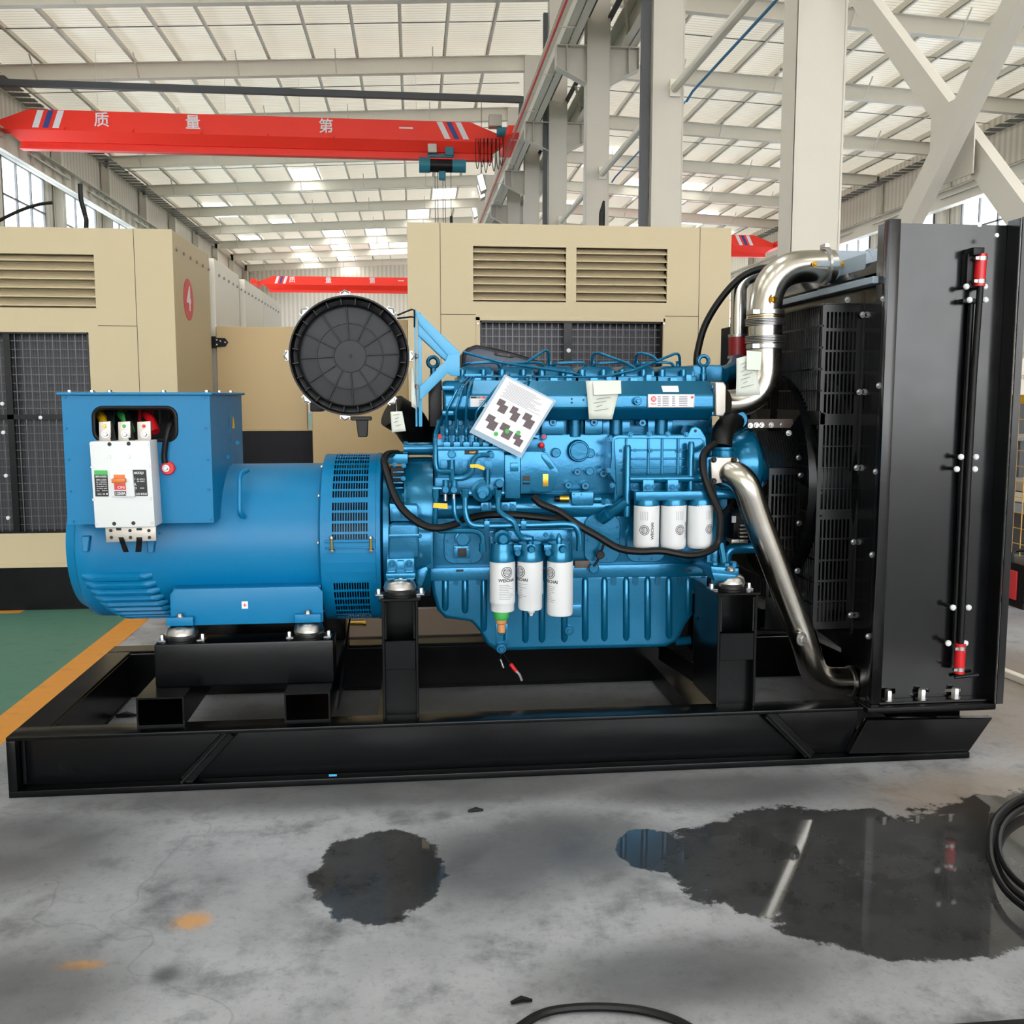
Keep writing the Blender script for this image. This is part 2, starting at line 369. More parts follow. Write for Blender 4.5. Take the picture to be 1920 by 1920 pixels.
# rafters: tapered I beams with little fly braces
def rafter(ya, xa, xb):
    m = MB(); za, zb = zroof(xa)-.26, zroof(xb)-.26; h1 = .52
    for (o, t) in ((0,.02), (-h1,.02)):
        m.add([(xa,ya-.13,za+o-t),(xb,ya-.13,zb+o-t),(xb,ya+.13,zb+o-t),(xa,ya+.13,za+o-t),(xa,ya-.13,za+o),(xb,ya-.13,zb+o),(xb,ya+.13,zb+o),(xa,ya+.13,za+o)],
              [(0,3,2,1),(4,5,6,7),(0,1,5,4),(1,2,6,5),(2,3,7,6),(3,0,4,7)])
    m.add([(xa,ya-.008,za-h1),(xb,ya-.008,zb-h1),(xb,ya+.008,zb-h1),(xa,ya+.008,za-h1),(xa,ya-.008,za),(xb,ya-.008,zb),(xb,ya+.008,zb),(xa,ya+.008,za)],
          [(0,3,2,1),(4,5,6,7),(0,1,5,4),(1,2,6,5),(2,3,7,6),(3,0,4,7)])
    o = m.build('rafter', M['wht'], rf, smooth=False)
    n = MB()
    for k in range(1, 11, 2):
        x = xa+(xb-xa)*k/11; z = zroof(x)-.26
        n.bar((x,ya-.12,z-h1),(x,ya-.75,z+.1),.04,.04).bar((x+.1,ya+.12,z-h1),(x+.1,ya+.75,z+.1),.04,.04)
    n.build('fly_brace', M['wht'], o, smooth=False)['kind'] = 'stuff'
for y in ROWS: rafter(y, XW0+.2, XC-.2); rafter(y, XC+.2, XW1-.2)
# thin tie rods between the purlins
n = MB()
for k in range(12):
    y = ROWS[0]+3.1+6.2*k
    for (xa, xb) in ((XW0+.2,XC-.1),(XC+.1,XW1-.2)): n.bar((xa,y,zroof(xa)-.22),(xb,y,zroof(xb)-.22),.025,.025)
n.build('tie_rod', M['grey'], rf, smooth=False)['kind'] = 'stuff'
# ---- side walls with window openings
def wall_mat():
    m, N, L, b = nt('ribbed wall sheet'); tc = N.new('ShaderNodeTexCoord')
    wv = N.new('ShaderNodeTexWave'); wv.bands_direction = 'DIAGONAL'; wv.inputs['Scale'].default_value = .55; wv.wave_profile = 'SIN'
    mp = N.new('ShaderNodeMapping'); mp.inputs['Scale'].default_value = (3,3,0); L.new(tc.outputs['Object'], mp.inputs['Vector']); L.new(mp.outputs[0], wv.inputs['Vector'])
    mx = N.new('ShaderNodeMix'); mx.data_type = 'RGBA'; L.new(wv.outputs['Fac'], mx.inputs['Factor']); mx.inputs['A'].default_value = srgb(212,204,190); mx.inputs['B'].default_value = srgb(236,229,216)
    L.new(mx.outputs['Result'], b.inputs['Base Color']); b.inputs['Roughness'].default_value = .5
    return m
WM = wall_mat()
WZ0, WZ1, WW = 4.6, 10.1, 4.0
wrows = [y+3.1 for y in ROWS[1:12]]  # openings widened and carried along more bays to let in extra light
def glass_mat():
    m, N, L, b = nt('window glass'); out = N['Material Output']
    t = N.new('ShaderNodeBsdfTransparent'); t.inputs[0].default_value = (.9,.95,1,1); g = N.new('ShaderNodeBsdfGlossy'); g.inputs['Roughness'].default_value = .05
    ms = N.new('ShaderNodeMixShader'); ms.inputs[0].default_value = .08; L.new(t.outputs[0], ms.inputs[1]); L.new(g.outputs[0], ms.inputs[2]); L.new(ms.outputs[0], out.inputs['Surface']); return m
GL = glass_mat()
wn = 0
for nm, X, s in (('wall_left', XW0, -1), ('wall_right', XW1, 1)):
    m = MB(); t = .12*s
    m.box((X,Y0,0),(X+t,Y1,WZ0)).box((X,Y0,WZ1),(X+t,Y1,ZE)); ya = Y0
    for yc in wrows: m.box((X,ya,WZ0),(X+t,yc-WW/2,WZ1)); ya = yc+WW/2
    m.box((X,ya,WZ0),(X+t,Y1,WZ1))
    w = m.build(nm, WM, smooth=False); struct(w)
    for y in ROWS:
        MB().box((X-s*.05,y-.16,0),(X-s*.07,y+.16,ZE-.3)).box((X-s*.07,y-.008,0),(X-s*.4,y+.008,ZE-.3)).box((X-s*.4,y-.16,0),(X-s*.42,y+.16,ZE-.3)).build('wall_column', M['wht'], w, smooth=False)
    for z in (WZ1+.3, ZE-.55): MB().box((X-s*.02,Y0,z),(X-s*.22,Y1,z+.07)).build('girt', M['wht'], w, smooth=False)
    n = MB()                               # slotted eave bracing
    for k in range(120): n.box((X-s*.5,Y0+22+k*.62,ZE-.86),(X-s*1.15,Y0+22.38+k*.62,ZE-.84))
    n.build('eave_grating', M['grey'], w, smooth=False)['kind'] = 'stuff'
    for yc in wrows:
        wn += 1
        
        fr = MB(); a, b2 = yc-WW/2, yc+WW/2; d0, d1 = X+.02*s, X-.06*s
        for (p, q) in (((a,WZ0),(a+.09,WZ1)),((b2-.09,WZ0),(b2,WZ1)),((a,WZ0),(b2,WZ0+.09)),((a,WZ1-.09),(b2,WZ1))): fr.box((d0,p[0],p[1]),(d1,q[0],q[1]))
        fo = fr.build('window_%d' % wn, M['grey'], smooth=False); struct(fo)
        for k in (1,2): MB().box((d0,a+WW*k/3-.04,WZ0),(d1,a+WW*k/3+.04,WZ1)).build('mullion', M['grey'], fo, smooth=False)
        for k in (1,2,3): MB().box((d0,a,WZ0+(WZ1-WZ0)*k/4-.035),(d1,b2,WZ0+(WZ1-WZ0)*k/4+.035)).build('transom', M['grey'], fo, smooth=False)
        for k in range(3):
            for j in range(4):
                MB().box((X+.01*s,a+WW*k/3+.04,WZ0+(WZ1-WZ0)*j/4+.035),(X+.016*s,a+WW*(k+1)/3-.04,WZ0+(WZ1-WZ0)*(j+1)/4-.035)).build('pane', GL, fo, smooth=False)
        # tilted sun shelf above each window
        MB().obox((X-s*.6, yc, WZ1+.1), (.5,0,s*.12), (0,WW/2,0), (0,0,.03)).build('window_shelf', M['wht'], fo, smooth=False)
wb = MB().prism([(XW0,Y1,0),(XW1,Y1,0),(XW1,Y1,ZE),(XC,Y1,ZR),(XW0,Y1,ZE)], (0,.12,0)).build('wall_back', WM, smooth=False); struct(wb)
# ---- middle columns with crane brackets
ZB = 9.62
for k, y in enumerate(ROWS[:9]):
    lab = ['thick white steel column nearest the radiator, behind the cross brace','white steel column with dark conduit strip behind the right container','white steel column carrying the first crane bracket seen in full','white steel column just behind the first full bracket, dark conduit beside it',
           'fifth white steel column back along the crane runway','sixth white steel column back along the crane runway','seventh white steel column back along the crane runway','eighth white steel column back along the crane runway','ninth white steel column back along the crane runway'][k]
    t = thing('steel_column', lab, 'column', (XC,y,0), 'columns down the middle of the hall')
    w = .27
    MB().box((XC-w,y-.2,0),(XC-w+.022,y+.2,ZR-.3)).box((XC+w-.022,y-.2,0),(XC+w,y+.2,ZR-.3)).box((XC-w,y-.19,0),(XC+w,y-.17,ZR-.3)).build('shaft', M['col'], t, smooth=False)
    MB().box((XC-.4,y-.35,0),(XC+.4,y+.35,.03)).build('base_plate', M['col'], t, smooth=False)
    for s in (-1, 1):
        x0, x1 = XC+s*w, XC+s*.98
        MB().prism([(x0,y-.008,ZB),(x1,y-.008,ZB),(x1,y-.008,ZB-.45),(x0,y-.008,ZB-.8)], (0,.016,0)).box((x0,y-.16,ZB),(x1,y+.16,ZB+.022)).box((x1-.02*s,y-.15,ZB-.45),(x1,y+.15,ZB)) \
            .box((XC+s*.72,y-.15,ZB-.55),(XC+s*.74,y+.15,ZB)).bar((x0,y,ZB-.81),(x1,y,ZB-.46),.3,.02).build('crane_bracket', M['col'], t, smooth=False)
    if k in (1, 3): MB().box((XC-w-.16,y-.08,0),(XC-w-.03,y+.06,ZR-1.2)).build('conduit', M['dgrey'], t, smooth=False)
# ---- runway beams
for s, x, lab in ((-1, XC-.72, 'white crane runway beam along the columns, carrying the red conductor rail'), (1, XC+.72, 'white crane runway beam on the right of the middle columns'),
               (0, XW0+.95, 'white crane runway beam with stiffeners along the left wall'), (2, XW1-.95, 'white crane runway beam along the right wall')):
    t = thing('crane_runway', lab, 'crane runway', (x,Y0+26,ZB)); zb = ZB+.025
    MB().box((x-.01,Y0+26,zb),(x+.01,Y1-.2,zb+.7)).box((x-.19,Y0+26,zb),(x+.19,Y1-.2,zb+.025)).box((x-.24,Y0+26,zb+.67),(x+.24,Y1-.2,zb+.7)).build('beam', M['wht'], t, smooth=False)
    MB().box((x-.04,Y0+26,zb+.7),(x+.04,Y1-.2,zb+.8)).build('rail', M['dgrey'], t, smooth=False)
    if s in (0,):
        me = MB().box((-.15,-.006,0),(.15,.006,.64)).mesh('stiffener', smooth=False); me.materials.append(M['wht'])
        for k in range(44): link('stiffener', me, t, None, Matrix.Translation((x, 22+k*1.03, zb+.027)))
    if s in (-1,1):
        MB().bar((XC+s*.27,Y0+26,zb+.62),(XC+s*.27,Y1-.2,zb+.62),.12,.05).build('surge_plate', M['dgrey'], t, smooth=False)
        n = MB()
        for y in ROWS[:9]: n.bar((x,y,zb+.35),(XC+s*.27,y-1.6,zb+.62),.06,.06)
        n.build('tie', M['wht'], t, smooth=False)
t = thing('conductor_rail', 'thin red conductor rail running beside the crane runway', 'rail', (XC-1.15,8,ZB))
MB().tube([(XC-1.15,8,ZB+.0),(XC-1.15,Y1-1,ZB+.0)], .032, 8).build('bar', M['redp'], t)
for y in [9+3.1*k for k in range(24)]: MB().box((XC-1.2,y-.02,ZB-.02),(XC-.72,y+.02,ZB+.0)).build('hanger', M['wht'], t, smooth=False)
# ---- longitudinal struts with the blue air pipe
for k in range(1, 6):
    y, y2 = ROWS[k], ROWS[k+1]
    o = MB().tube([(XC+.1,y-6.2+.21,6.75),(XC+.1,y-.21,6.75)], .075, 10).box((XC+.02,y-.24,6.62),(XC+.2,y-.21,6.9)).build('strut', M['wht'])
    tag(o, ['white tubular strut between the first two middle columns','white tubular strut between the second and third middle columns','white tubular strut between the third and fourth middle columns','white tubular strut between the fourth and fifth middle columns','white tubular strut between the fifth and sixth middle columns'][k-1], 'strut', 'struts between the middle columns')
o = MB().tube([(XC+.42,4,6.72),(XC+.42,16.25,6.72),(XC+.36,16.4,6.6)], .022, 8).build('air_pipe', M['bpipe']); tag(o, 'thin blue air pipe beside the strut, reaching the second column', 'pipe')
o = MB().tube([(XC+.42,16.7,6.68),(XC+.42,22.45,6.68),(XC+.36,22.55,6.58)], .018, 8).build('air_pipe', M['bpipe']); tag(o, 'thin blue air pipe ending at the third column', 'pipe')
# ---- big cross brace
a0, a1 = V((XC,3.9,-.2)), V((XC,10.1,6.75)); b0, b1 = V((XC,10.1,.85)), V((XC,4.6,6.35))
t = thing('cross_brace', 'large white steel cross brace standing behind the radiator', 'brace', (XC,7.4,0))
def angle_bar(p, q, off, par):
    d = (V(q)-V(p)).normalized(); u = d.cross(V((1,0,0))).normalized(); x = V((1,0,0))*off
    return MB().obox((V(p)+V(q))/2+x, d*(V(q)-V(p)).length/2, u*.11, V((.006,0,0))).obox((V(p)+V(q))/2+x+u*.1+V((.05,0,0)), d*(V(q)-V(p)).length/2, u*.006, V((.05,0,0))).build('diagonal', M['col'], par, smooth=False)
mid = V((XC,7.43,3.62)); dA = V((0,-1,-1.0)).normalized()
A0, A1 = atx(1610,0,XC), atx(1920,430,XC)
angle_bar(A0+(A0-A1)*.5, A1+(A1-A0)*.9, 0.02, t)
B0, B1 = atx(1920,10,XC-.1), atx(1720,410,XC-.1)
angle_bar(B0+(B0-B1)*1.2, B1+(B1-B0)*1.6, -.1, t)
c = atx(1790,265,XC); MB().box((XC-.02,c.y-.32,c.z-.32),(XC-.03,c.y+.32,c.z+.32)).build('gusset_plate', M['col'], t, smooth=False)
# ---- overhead cranes
def crane(Y, xa, xb, lab, sc=1.0, full=True, letters='质量第一', lx=None):
    zt = 10.95; zm = 10.35; zb = 9.75; t = thing('overhead_crane', lab, 'crane', ((xa+xb)/2,Y,zb)); cut = 1.5
    MB().prism([(xa,Y-.3,zm+.02),(xa+cut,Y-.3,zt),(xb-cut,Y-.3,zt),(xb,Y-.3,zm+.02),(xb,Y-.3,zm-.05),(xa,Y-.3,zm-.05)], (0,.6,0)).build('box_girder', M['crane'], t, smooth=False)
    m = MB(); x0, x1 = xa+.7, xb-.3
    m.add([(x0,Y-.3,zm-.05),(x1,Y-.3,zm-.05),(x1,Y+.3,zm-.05),(x0,Y+.3,zm-.05),(x0+.4,Y-.1,zb+.22),(x1-.4,Y-.1,zb+.22),(x1-.4,Y+.1,zb+.22),(x0+.4,Y+.1,zb+.22)],
          [(0,1,2,3),(4,7,6,5),(0,4,5,1),(1,5,6,2),(2,6,7,3),(3,7,4,0)])
    m.build('lower_web', M['crane'], t, smooth=False)
    MB().box((x0+.4,Y-.02,zb),(x1-.4,Y+.02,zb+.24)).box((x0+.4,Y-.16,zb-.03),(x1-.4,Y+.16,zb+.02)).build('bottom_flange', M['crane'], t, smooth=False)
    for x in (xa+.1, xb-.1): MB().box((x-.22,Y-1.5,zm-.12),(x+.22,Y+1.5,zm+.22)).build('end_carriage', M['crane'], t, bev=.04)
    for xs, d in ((xa+2.1,1),(xb-2.1,1)):
        for k, (w, mt) in enumerate(((.2,M['paper']),(.18,M['craned']),(.2,M['paper']))):
            x = xs+(k-1)*.32*d; sh = .28 if xs > (xa+xb)/2 else -.2
            MB().prism([(x-w/2-sh*.5,Y-.305,zt-.02),(x+w/2-sh*.5,Y-.305,zt-.02),(x+w/2+sh*.5,Y-.305,zm+.02),(x-w/2+sh*.5,Y-.305,zm+.02)], (0,.004,0)).build('stripe', mt, t, smooth=False)
    lx = lx or [xa+(xb-xa)*f for f in (.30,.445,.665,.80)]
    for ch, x in zip(letters, lx): text_on(t, ch, (x,Y-.306,(zt+zm)/2+.0), (1,0,0), (0,0,1), .5, M['paper'], bold=.006)
    for x in [xa+2.6+k*2.2 for k in range(6)]: MB().box((x-.03,Y-.36,zm-.03),(x+.03,Y-.3,zm+.05)).build('lug', M['crane'], t)
    return t
CYY = 34.0
lxs = [at(px,215,CYY-.3).x for px in (190,361,611,761)]
t = crane(CYY, -14.0, 3.55, 'long red overhead crane girder spanning the hall above the containers', lx=lxs)
a, b = at(-30,154,CYY-.4), at(978,187,CYY-.4)
MB().bar((a.x,CYY-.4,a.z),(b.x,CYY-.4,b.z),.2,.2).bar((b.x,CYY-.4,b.z+.1),(b.x-.05,CYY-.4,b.z-.75),.14,.14,(0,1,0)).build('cable_duct', M['dgrey'], t, smooth=False, label='dark grey cable duct')
for px in (180,420,560,780): q = at(px,170,CYY-.4); MB().bar((q.x,CYY-.3,11.1),(q.x,CYY-.3,12.9),.014,.014).build('hanger', M['wht'], t)
e0, e1 = at(932,235,CYY-.35), at(950,247,CYY-.35)
MB().box((e0.x-.3,CYY-.6,e0.z-.1),(e0.x+.15,CYY-.2,e0.z+.3)).build('control_box', M['alu'], t, bev=.02)
MB().cyl((e1.x-.35,CYY-.5,e1.z-.05),(e1.x+.3,CYY-.5,e1.z-.05),.16).build('drive_motor', M['gblu'], t)
for px in (895,904,911,918,926,934,940):
    q = at(px,262,CYY-.35); w = .13; z0 = q.z+.05; dl = random.uniform(.9,1.3)
    MB().tube(spline([(q.x-w*.4,CYY-.35,z0),(q.x-w*.5,CYY-.35,z0-dl*.6),(q.x,CYY-.35,z0-dl),(q.x+w*.5,CYY-.35,z0-dl*.6),(q.x+w*.4,CYY-.35,z0)],6), .014, 5).build('festoon_cable', M['rubber'], t)
# hoist
hx, hz = at(829,310,CYY).x, at(829,310,CYY).z
h = thing('electric_hoist', 'teal electric hoist hanging under the red crane girder', 'hoist', (hx,CYY,hz))
MB().cyl((hx-.42,CYY,hz),(hx+.35,CYY,hz),.24,n=20).build('drum', M['blackm'], h)
MB().cyl((hx-.8,CYY,hz),(hx-.42,CYY,hz),.27,n=16).build('gearbox', M['gblu'], h)
MB().cyl((hx+.35,CYY,hz),(hx+.82,CYY,hz),.24,n=16).build('motor', M['gblu'], h)
MB().box((hx-.5,CYY-.15,hz+.24),(hx+.4,CYY+.15,hz+.34)).box((hx+.1,CYY-.2,hz+.3),(hx+.4,CYY+.2,hz+.75)).build('trolley', M['gblu'], h, bev=.02)
MB().box((hx-.5,CYY-.25,hz+.36),(hx-.18,CYY+.1,hz+.68)).build('control_box', M['alu'], h, bev=.02)
for dx in (-.25,-.16,.02,.1): MB().tube([(hx+dx,CYY,hz-.2),(hx+dx,CYY,2.6)], .012, 5).build('rope', M['dgrey'], h)
MB().box((hx-.12,CYY-.12,hz-.5),(hx+.12,CYY+.12,hz-.2)).build('limit_block', M['gblu'], h, bev=.03)
MB().tube([(hx+.3,CYY-.1,hz-.2),(hx+.3,CYY-.1,hz-1.9)],.01,5).box((hx+.25,CYY-.15,hz-2.0),(hx+.35,CYY-.05,hz-1.75)).build('pendant', M['blackm'], h)
xa = at(478,540,78).x
crane(78.0, xa, 3.5, 'far red crane girder seen above the open tan door', lx=[at(px,536,77.7).x for px in (548,616,698,752)])
crane(55.5, 5.2, at(1456,470,55.5).x, 'short end of a red crane girder in the right bay')
# ---- high bay lamps far down the hall
for px, py, Y in ((902,360,48),(890,398,62),(903,345,41)):
    q = at(px,py,Y); t = thing('bay_lamp', {48:'bright rectangular bay lamp below the crane cables, middle of three',62:'bright rectangular bay lamp, lowest of three near the runway',41:'bright rectangular bay lamp nearest the crane cables'}[Y], 'lamp', q, 'bay lamps by the runway')
    MB().obox(q, (.12,0,.06), (0,.3,0), (-.1,0,.35)).build('housing', M['alu'], t, bev=.02)
    em, N, L, b = nt('lamp lens'); b.inputs['Emission Color'].default_value = (1,.98,.94,1); b.inputs['Emission Strength'].default_value = 4
    MB().obox(q+V((-.02,-.31,0)), (.1,0,.05), (0,.01,0), (-.08,0,.3)).build('lens', em, t)
    MB().tube([q, (q.x,q.y,zroof(q.x)-.0)], .015, 6).build('stem', M['grey'], t)
# ================================================================== tan generator enclosures behind
YL, YR = 7.2, 7.0
def slat_mesh(w, dx=0):
    pass
def louver_panel(parent, x0, x1, z0, z1, Y, n):
    w = x1-x0; fr = .012
    MB().box((x0,Y+.085,z0),(x1,Y+.09,z1)).build('louver_backing', M['tan'], parent, smooth=False)
    st = (z1-z0)/n
    me = MB().add([(0,.07,0),(w,.07,0),(w,.002,-st*.62),(0,.002,-st*.62),(0,.075,.006),(w,.075,.006),(w,.01,-st*.62),(0,.01,-st*.62),(0,.012,-st*.72),(w,.012,-st*.72),(0,.002,-st*.72),(w,.002,-st*.72)],
                  [(0,3,2,1),(4,5,6,7),(0,1,5,4),(0,4,7,3),(1,2,6,5),(3,10,11,2),(7,6,9,8),(10,8,9,11)]).mesh('louver_slat', smooth=False)
    me.materials.append(M['tan'])
    for k in range(n): link('louver_slat', me, parent, None, Matrix.Translation((x0, Y, z1-st*k-.004)))
def sheet(parent, rect, holes, Y, th=.03, name='front_panel', mat=None):
    (x0,z0,x1,z1) = rect; xs = sorted({x0,x1}|{v for h in holes for v in (h[0],h[2])}); zs = sorted({z0,z1}|{v for h in holes for v in (h[1],h[3])})
    m = MB()
    for i in range(len(xs)-1):
        for j in range(len(zs)-1):
            cx, cz = (xs[i]+xs[i+1])/2, (zs[j]+zs[j+1])/2
            if any(h[0]<cx<h[2] and h[1]<cz<h[3] for h in holes): continue
            m.box((xs[i],Y,zs[j]),(xs[i+1],Y+th,zs[j+1]))
    return m.build(name, mat or M['tan'], parent, smooth=False)
fin_m = None
def fins():
    m, N, L, b = nt('dark radiator fins'); tc = N.new('ShaderNodeTexCoord'); wv = N.new('ShaderNodeTexWave'); wv.bands_direction = 'X'; wv.inputs['Scale'].default_value = 16
    L.new(tc.outputs['Object'], wv.inputs['Vector']); mx = N.new('ShaderNodeMix'); mx.data_type = 'RGBA'; L.new(wv.outputs['Fac'], mx.inputs['Factor'])
    mx.inputs['A'].default_value = srgb(10,11,16); mx.inputs['B'].default_value = srgb(46,46,54); L.new(mx.outputs['Result'], b.inputs['Base Color']); b.inputs['Roughness'].default_value = .45; return m
FIN = fins()
def mesh_grille(parent, x0, x1, z0, z1, Y, sx, sz):
    MB().box((x0,Y+.12,z0),(x1,Y+.14,z1)).build('radiator_core', FIN, parent, smooth=False)
    MB().box((x0,Y,z0),(x0+.012,Y+.12,z1)).box((x1-.012,Y,z0),(x1,Y+.12,z1)).box((x0,Y,z1-.012),(x1,Y+.12,z1)).box((x0,Y,z0),(x1,Y+.12,z0+.012)).build('grille_frame', M['black'], parent, smooth=False)
    m = MB(); r = .0028
    n = round((x1-x0)/sx)
    for k in range(1, n): x = x0+(x1-x0)*k/n; m.box((x-r,Y+.03,z0),(x+r,Y+.034,z1))
    n = round((z1-z0)/sz)
    for k in range(1, n): z = z0+(z1-z0)*k/n; m.box((x0,Y+.034,z-r*.7),(x1,Y+.038,z+r*.7))
    m.build('wire_grille', M['wire'], parent, smooth=False)['kind'] = 'stuff'
# ---- left enclosure
a, b = at(-420,430,YL), at(322,430,YL); zt = b.z; xr = b.x; ZLT = zt
base = at(100,1063,YL).z
t = thing('generator_enclosure', 'tan generator enclosure with a round red number sticker on its side', 'enclosure', (xr-1.4,YL+2.8,0))
X0 = xr-2.75
l0, l1 = at(-320,470,YL), at(180,578,YL); g0, g1 = at(-330,620,YL), at(183,998,YL)
sheet(t, (X0,base,xr,zt), [(X0+.3,l1.z,l1.x,l0.z),(X0+.3,g1.z,g1.x,g0.z)], YL)
louver_panel(t, X0+.3, l1.x, l1.z, l0.z, YL, 6)
mesh_grille(t, X0+.3, g1.x, g1.z, g0.z, YL, .052, .062)
YE = 12.9
ydoor = atx(392,500,xr).y
MB().box((X0,YL+.03,zt-.05),(xr-.06,YE,zt)).build('roof_panel', M['tan'], t, smooth=False)
MB().box((xr-.06,YL+.03,base),(xr,ydoor,zt)).build('side_panel', M['tan'], t, bev=.004, label='tan side panel with number sticker')
y1 = atx(401,500,xr).y; y2 = atx(447,500,xr).y; y3 = atx(458,500,xr).y; y4 = atx(492,500,xr).y
MB().box((xr-.2,ydoor,base),(xr-.14,y1+.2,zt-.03)).build('door_jamb', M['grey'], t, smooth=False)
for (p, q) in ((y1+.02,y2),(y3,y4-.03),(y4,YE)):
    MB().box((xr-.06,p,base),(xr,q,zt)).build('side_panel', M['wht'], t, bev=.004)
MB().box((xr-.5,y2,base),(xr-.3,y3,zt-.1)).build('side_gap', M['black'], t, smooth=False)
MB().box((X0,YE-.05,base),(xr-.02,YE,zt)).build('rear_panel', M['tan'], t, smooth=False)
MB().box((X0+.02,YL+.05,0),(xr-.02,YE,base)).build('base_frame', M['black'], t, smooth=False)
MB().box((X0,YL-.012,base),(xr,YL,base+.03)).build('bottom_rail', M['tan'], t, smooth=False)
s0 = at(255,610,YL).x; sw = .004
for (p, q) in (((at(249,430,YL).x, zt),(at(260,740,YL).x, base)),): MB().box((p[0],YL-.001,q[1]),(p[0]+sw,YL+.0005,p[1])).build('seam', M['ink'], t)
z6 = at(220,611,YL).z; MB().box((at(184,611,YL).x,YL-.001,z6-.002),(at(257,611,YL).x,YL+.0005,z6+.002)).build('seam', M['ink'], t)
for py in (455,472,490,505):                    # rivet rows on the side panels
    pass
zr_ = atx(322,463,xr).z
for yy in [YL+.1+.22*k for k in range(25)]:
    if ydoor < yy < y1+.05: continue
    bolt(t, (xr,yy,zr_), (1,0,0), .013, M['zinc'], name='rivet', washer=False, n=8)
for px in (30,100,160,230,270,312): q = at(px,428,YL+.3); bolt(t, (q.x,YL+.3,zt), (0,0,1), .022, M['zinc'], name='rivet', washer=False, n=8)
# number sticker
c = atx(353,562,xr); MB().lathe([(.16,0),(.16,.002)], c+V((.001,0,0)), (1,0,0), 32).build('number_sticker', M['redp'], t, label='round red sticker with white number')
text_on(t, '4', c+V((.005,0,0)), (0,1,0), (0,0,1), .26, M['paper'], bold=.006)
# grille centre strip with white bolts
for px, py in ((4,757),(6,811),(11,892),(15,971),(76,783)):
    q = at(px,py,YL+.02); bolt(t, (q.x,YL+.03,q.z), (0,-1,0), .014, M['breaker'], name='bolt_cap', washer=False, n=12)
q0, q1 = at(8,625,YL), at(14,998,YL); MB().box((q0.x-.02,YL+.02,q1.z),(q0.x+.025,YL+.05,q0.z)).build('grille_strip', M['black'], t)
q0, q1 = at(0,780,YL), at(183,786,YL); MB().box((X0+.31,YL+.02,q1.z),(q1.x-.014,YL+.045,q0.z+.01)).build('grille_strip', M['black'], t)
# open door of this enclosure
YD = ydoor+.05
p, q = at(404,612,YD), at(577,806,YD)
d = thing('enclosure_door', 'open tan enclosure door swung out beside the number sticker panel', 'door leaf', (p.x,YD,0))
MB().box((p.x,YD,q.z),(q.x,YD+.05,p.z)).build('leaf', M['tan2'], d, bev=.006)
h = at(412,642,YD); MB().box((xr-.05,YD-.03,h.z-.05),(h.x-.03,YD+.0,h.z+.05)).prism([(h.x-.05,YD-.02,h.z+.04),(h.x+.05,YD-.02,h.z+.035),(h.x+.075,YD-.02,h.z),(h.x+.05,YD-.02,h.z-.035),(h.x-.05,YD-.02,h.z-.04)],(0,.02,0)).build('hinge', M['black'], d)
for dx, dz in ((-.02,.02),(-.02,-.02),(.05,0),(.01,.01)): bolt(d, (h.x+dx,YD-.02,h.z+dz), (0,-1,0), .007, M['zinc'], washer=False)
p2, q2 = at(447,808,YD), at(583,1010,YD)
MB().box((xr+.02,YD-.02,.35),(p2.x+.75,YD+.02,p2.z)).build('foam_lining', M['foam'], d, bev=.004, label='black sound insulation lining')
q3 = at(592,806,YD); x3 = p2.x+.752
MB().box((x3,YD-.02,.35),(x3+.04,YD+.05,p2.z)).box((xr+.02,YD-.021,p2.z),(x3+.04,YD+.05,p2.z+.012)).build('lower_leaf_edge', M['tan2'], d, smooth=False)
# second open door, at the right enclosure
YD2 = YR+1.25
p, q = at(581,598,YD2), at(768,900,YD2)
o = MB().box((p.x,YD2,.3),(q.x,YD2+.05,p.z)).build('enclosure_door', M['tan2'], bev=.006); tag(o, 'plain tan door leaf half hidden behind the round air filter', 'door leaf')
# ---- right enclosure
a, b = at(763,416,YR), at(1372,428,YR); zt = (a.z+b.z)/2; xa, xb = a.x, b.x
t = thing('generator_enclosure', 'tan generator enclosure with two louvred vents above a wire grille, behind the engine', 'enclosure', ((xa+xb)/2,YR+2.5,0))
v = [(at(887,461,YR),at(1061,567,YR)),(at(1081,464,YR),at(1250,568,YR))]; g0, g1 = at(900,601,YR), at(1237,990,YR)
holes = [(p.x,q.z,q.x,p.z) for p,q in v]+[(g0.x,g1.z,g1.x,g0.z)]
sheet(t, (xa,.35,xb,zt), holes, YR)
for p, q in v: louver_panel(t, p.x, q.x, q.z, p.z, YR, 7)
mesh_grille(t, g0.x, g1.x, g1.z, g0.z, YR+.02, .049, .056)
MB().box((xa,YR+.03,zt-.05),(xb,YR+5.2,zt)).build('roof_panel', M['tan'], t, smooth=False)
for x in (xa, xb-.06): MB().box((x,YR+.03,.35),(x+.06,YR+5.2,zt-.05)).build('side_panel', M['tan'], t, smooth=False)
MB().box((xa+.06,YR+5.15,.35),(xb-.06,YR+5.2,zt-.05)).build('rear_panel', M['tan'], t, smooth=False)
MB().box((xa+.02,YR+.05,0),(xb-.02,YR+5.1,.35)).build('base_frame', M['black'], t, smooth=False)
f0, f1 = at(892,594,YR), at(1247,594,YR)
for (x0, x1, z0, z1) in ((f0.x,g0.x,.5,f0.z),(g1.x,f1.x,.5,f0.z),(f0.x,f1.x,g0.z,f0.z)): MB().box((x0,YR-.006,z0),(x1,YR+.002,z1)).build('grille_surround', M['tan'], t, bev=.002)
for px in (825,1311):
    x = at(px,500,YR).x; MB().box((x,YR-.001,.36),(x+sw,YR+.0005,zt)).build('seam', M['ink'], t)
z6 = at(860,590,YR).z
for p, q in ((826,892),(1247,1310)): MB().box((at(p,590,YR).x,YR-.001,z6),(at(q,590,YR).x,YR+.0005,z6+sw)).build('seam', M['ink'], t)
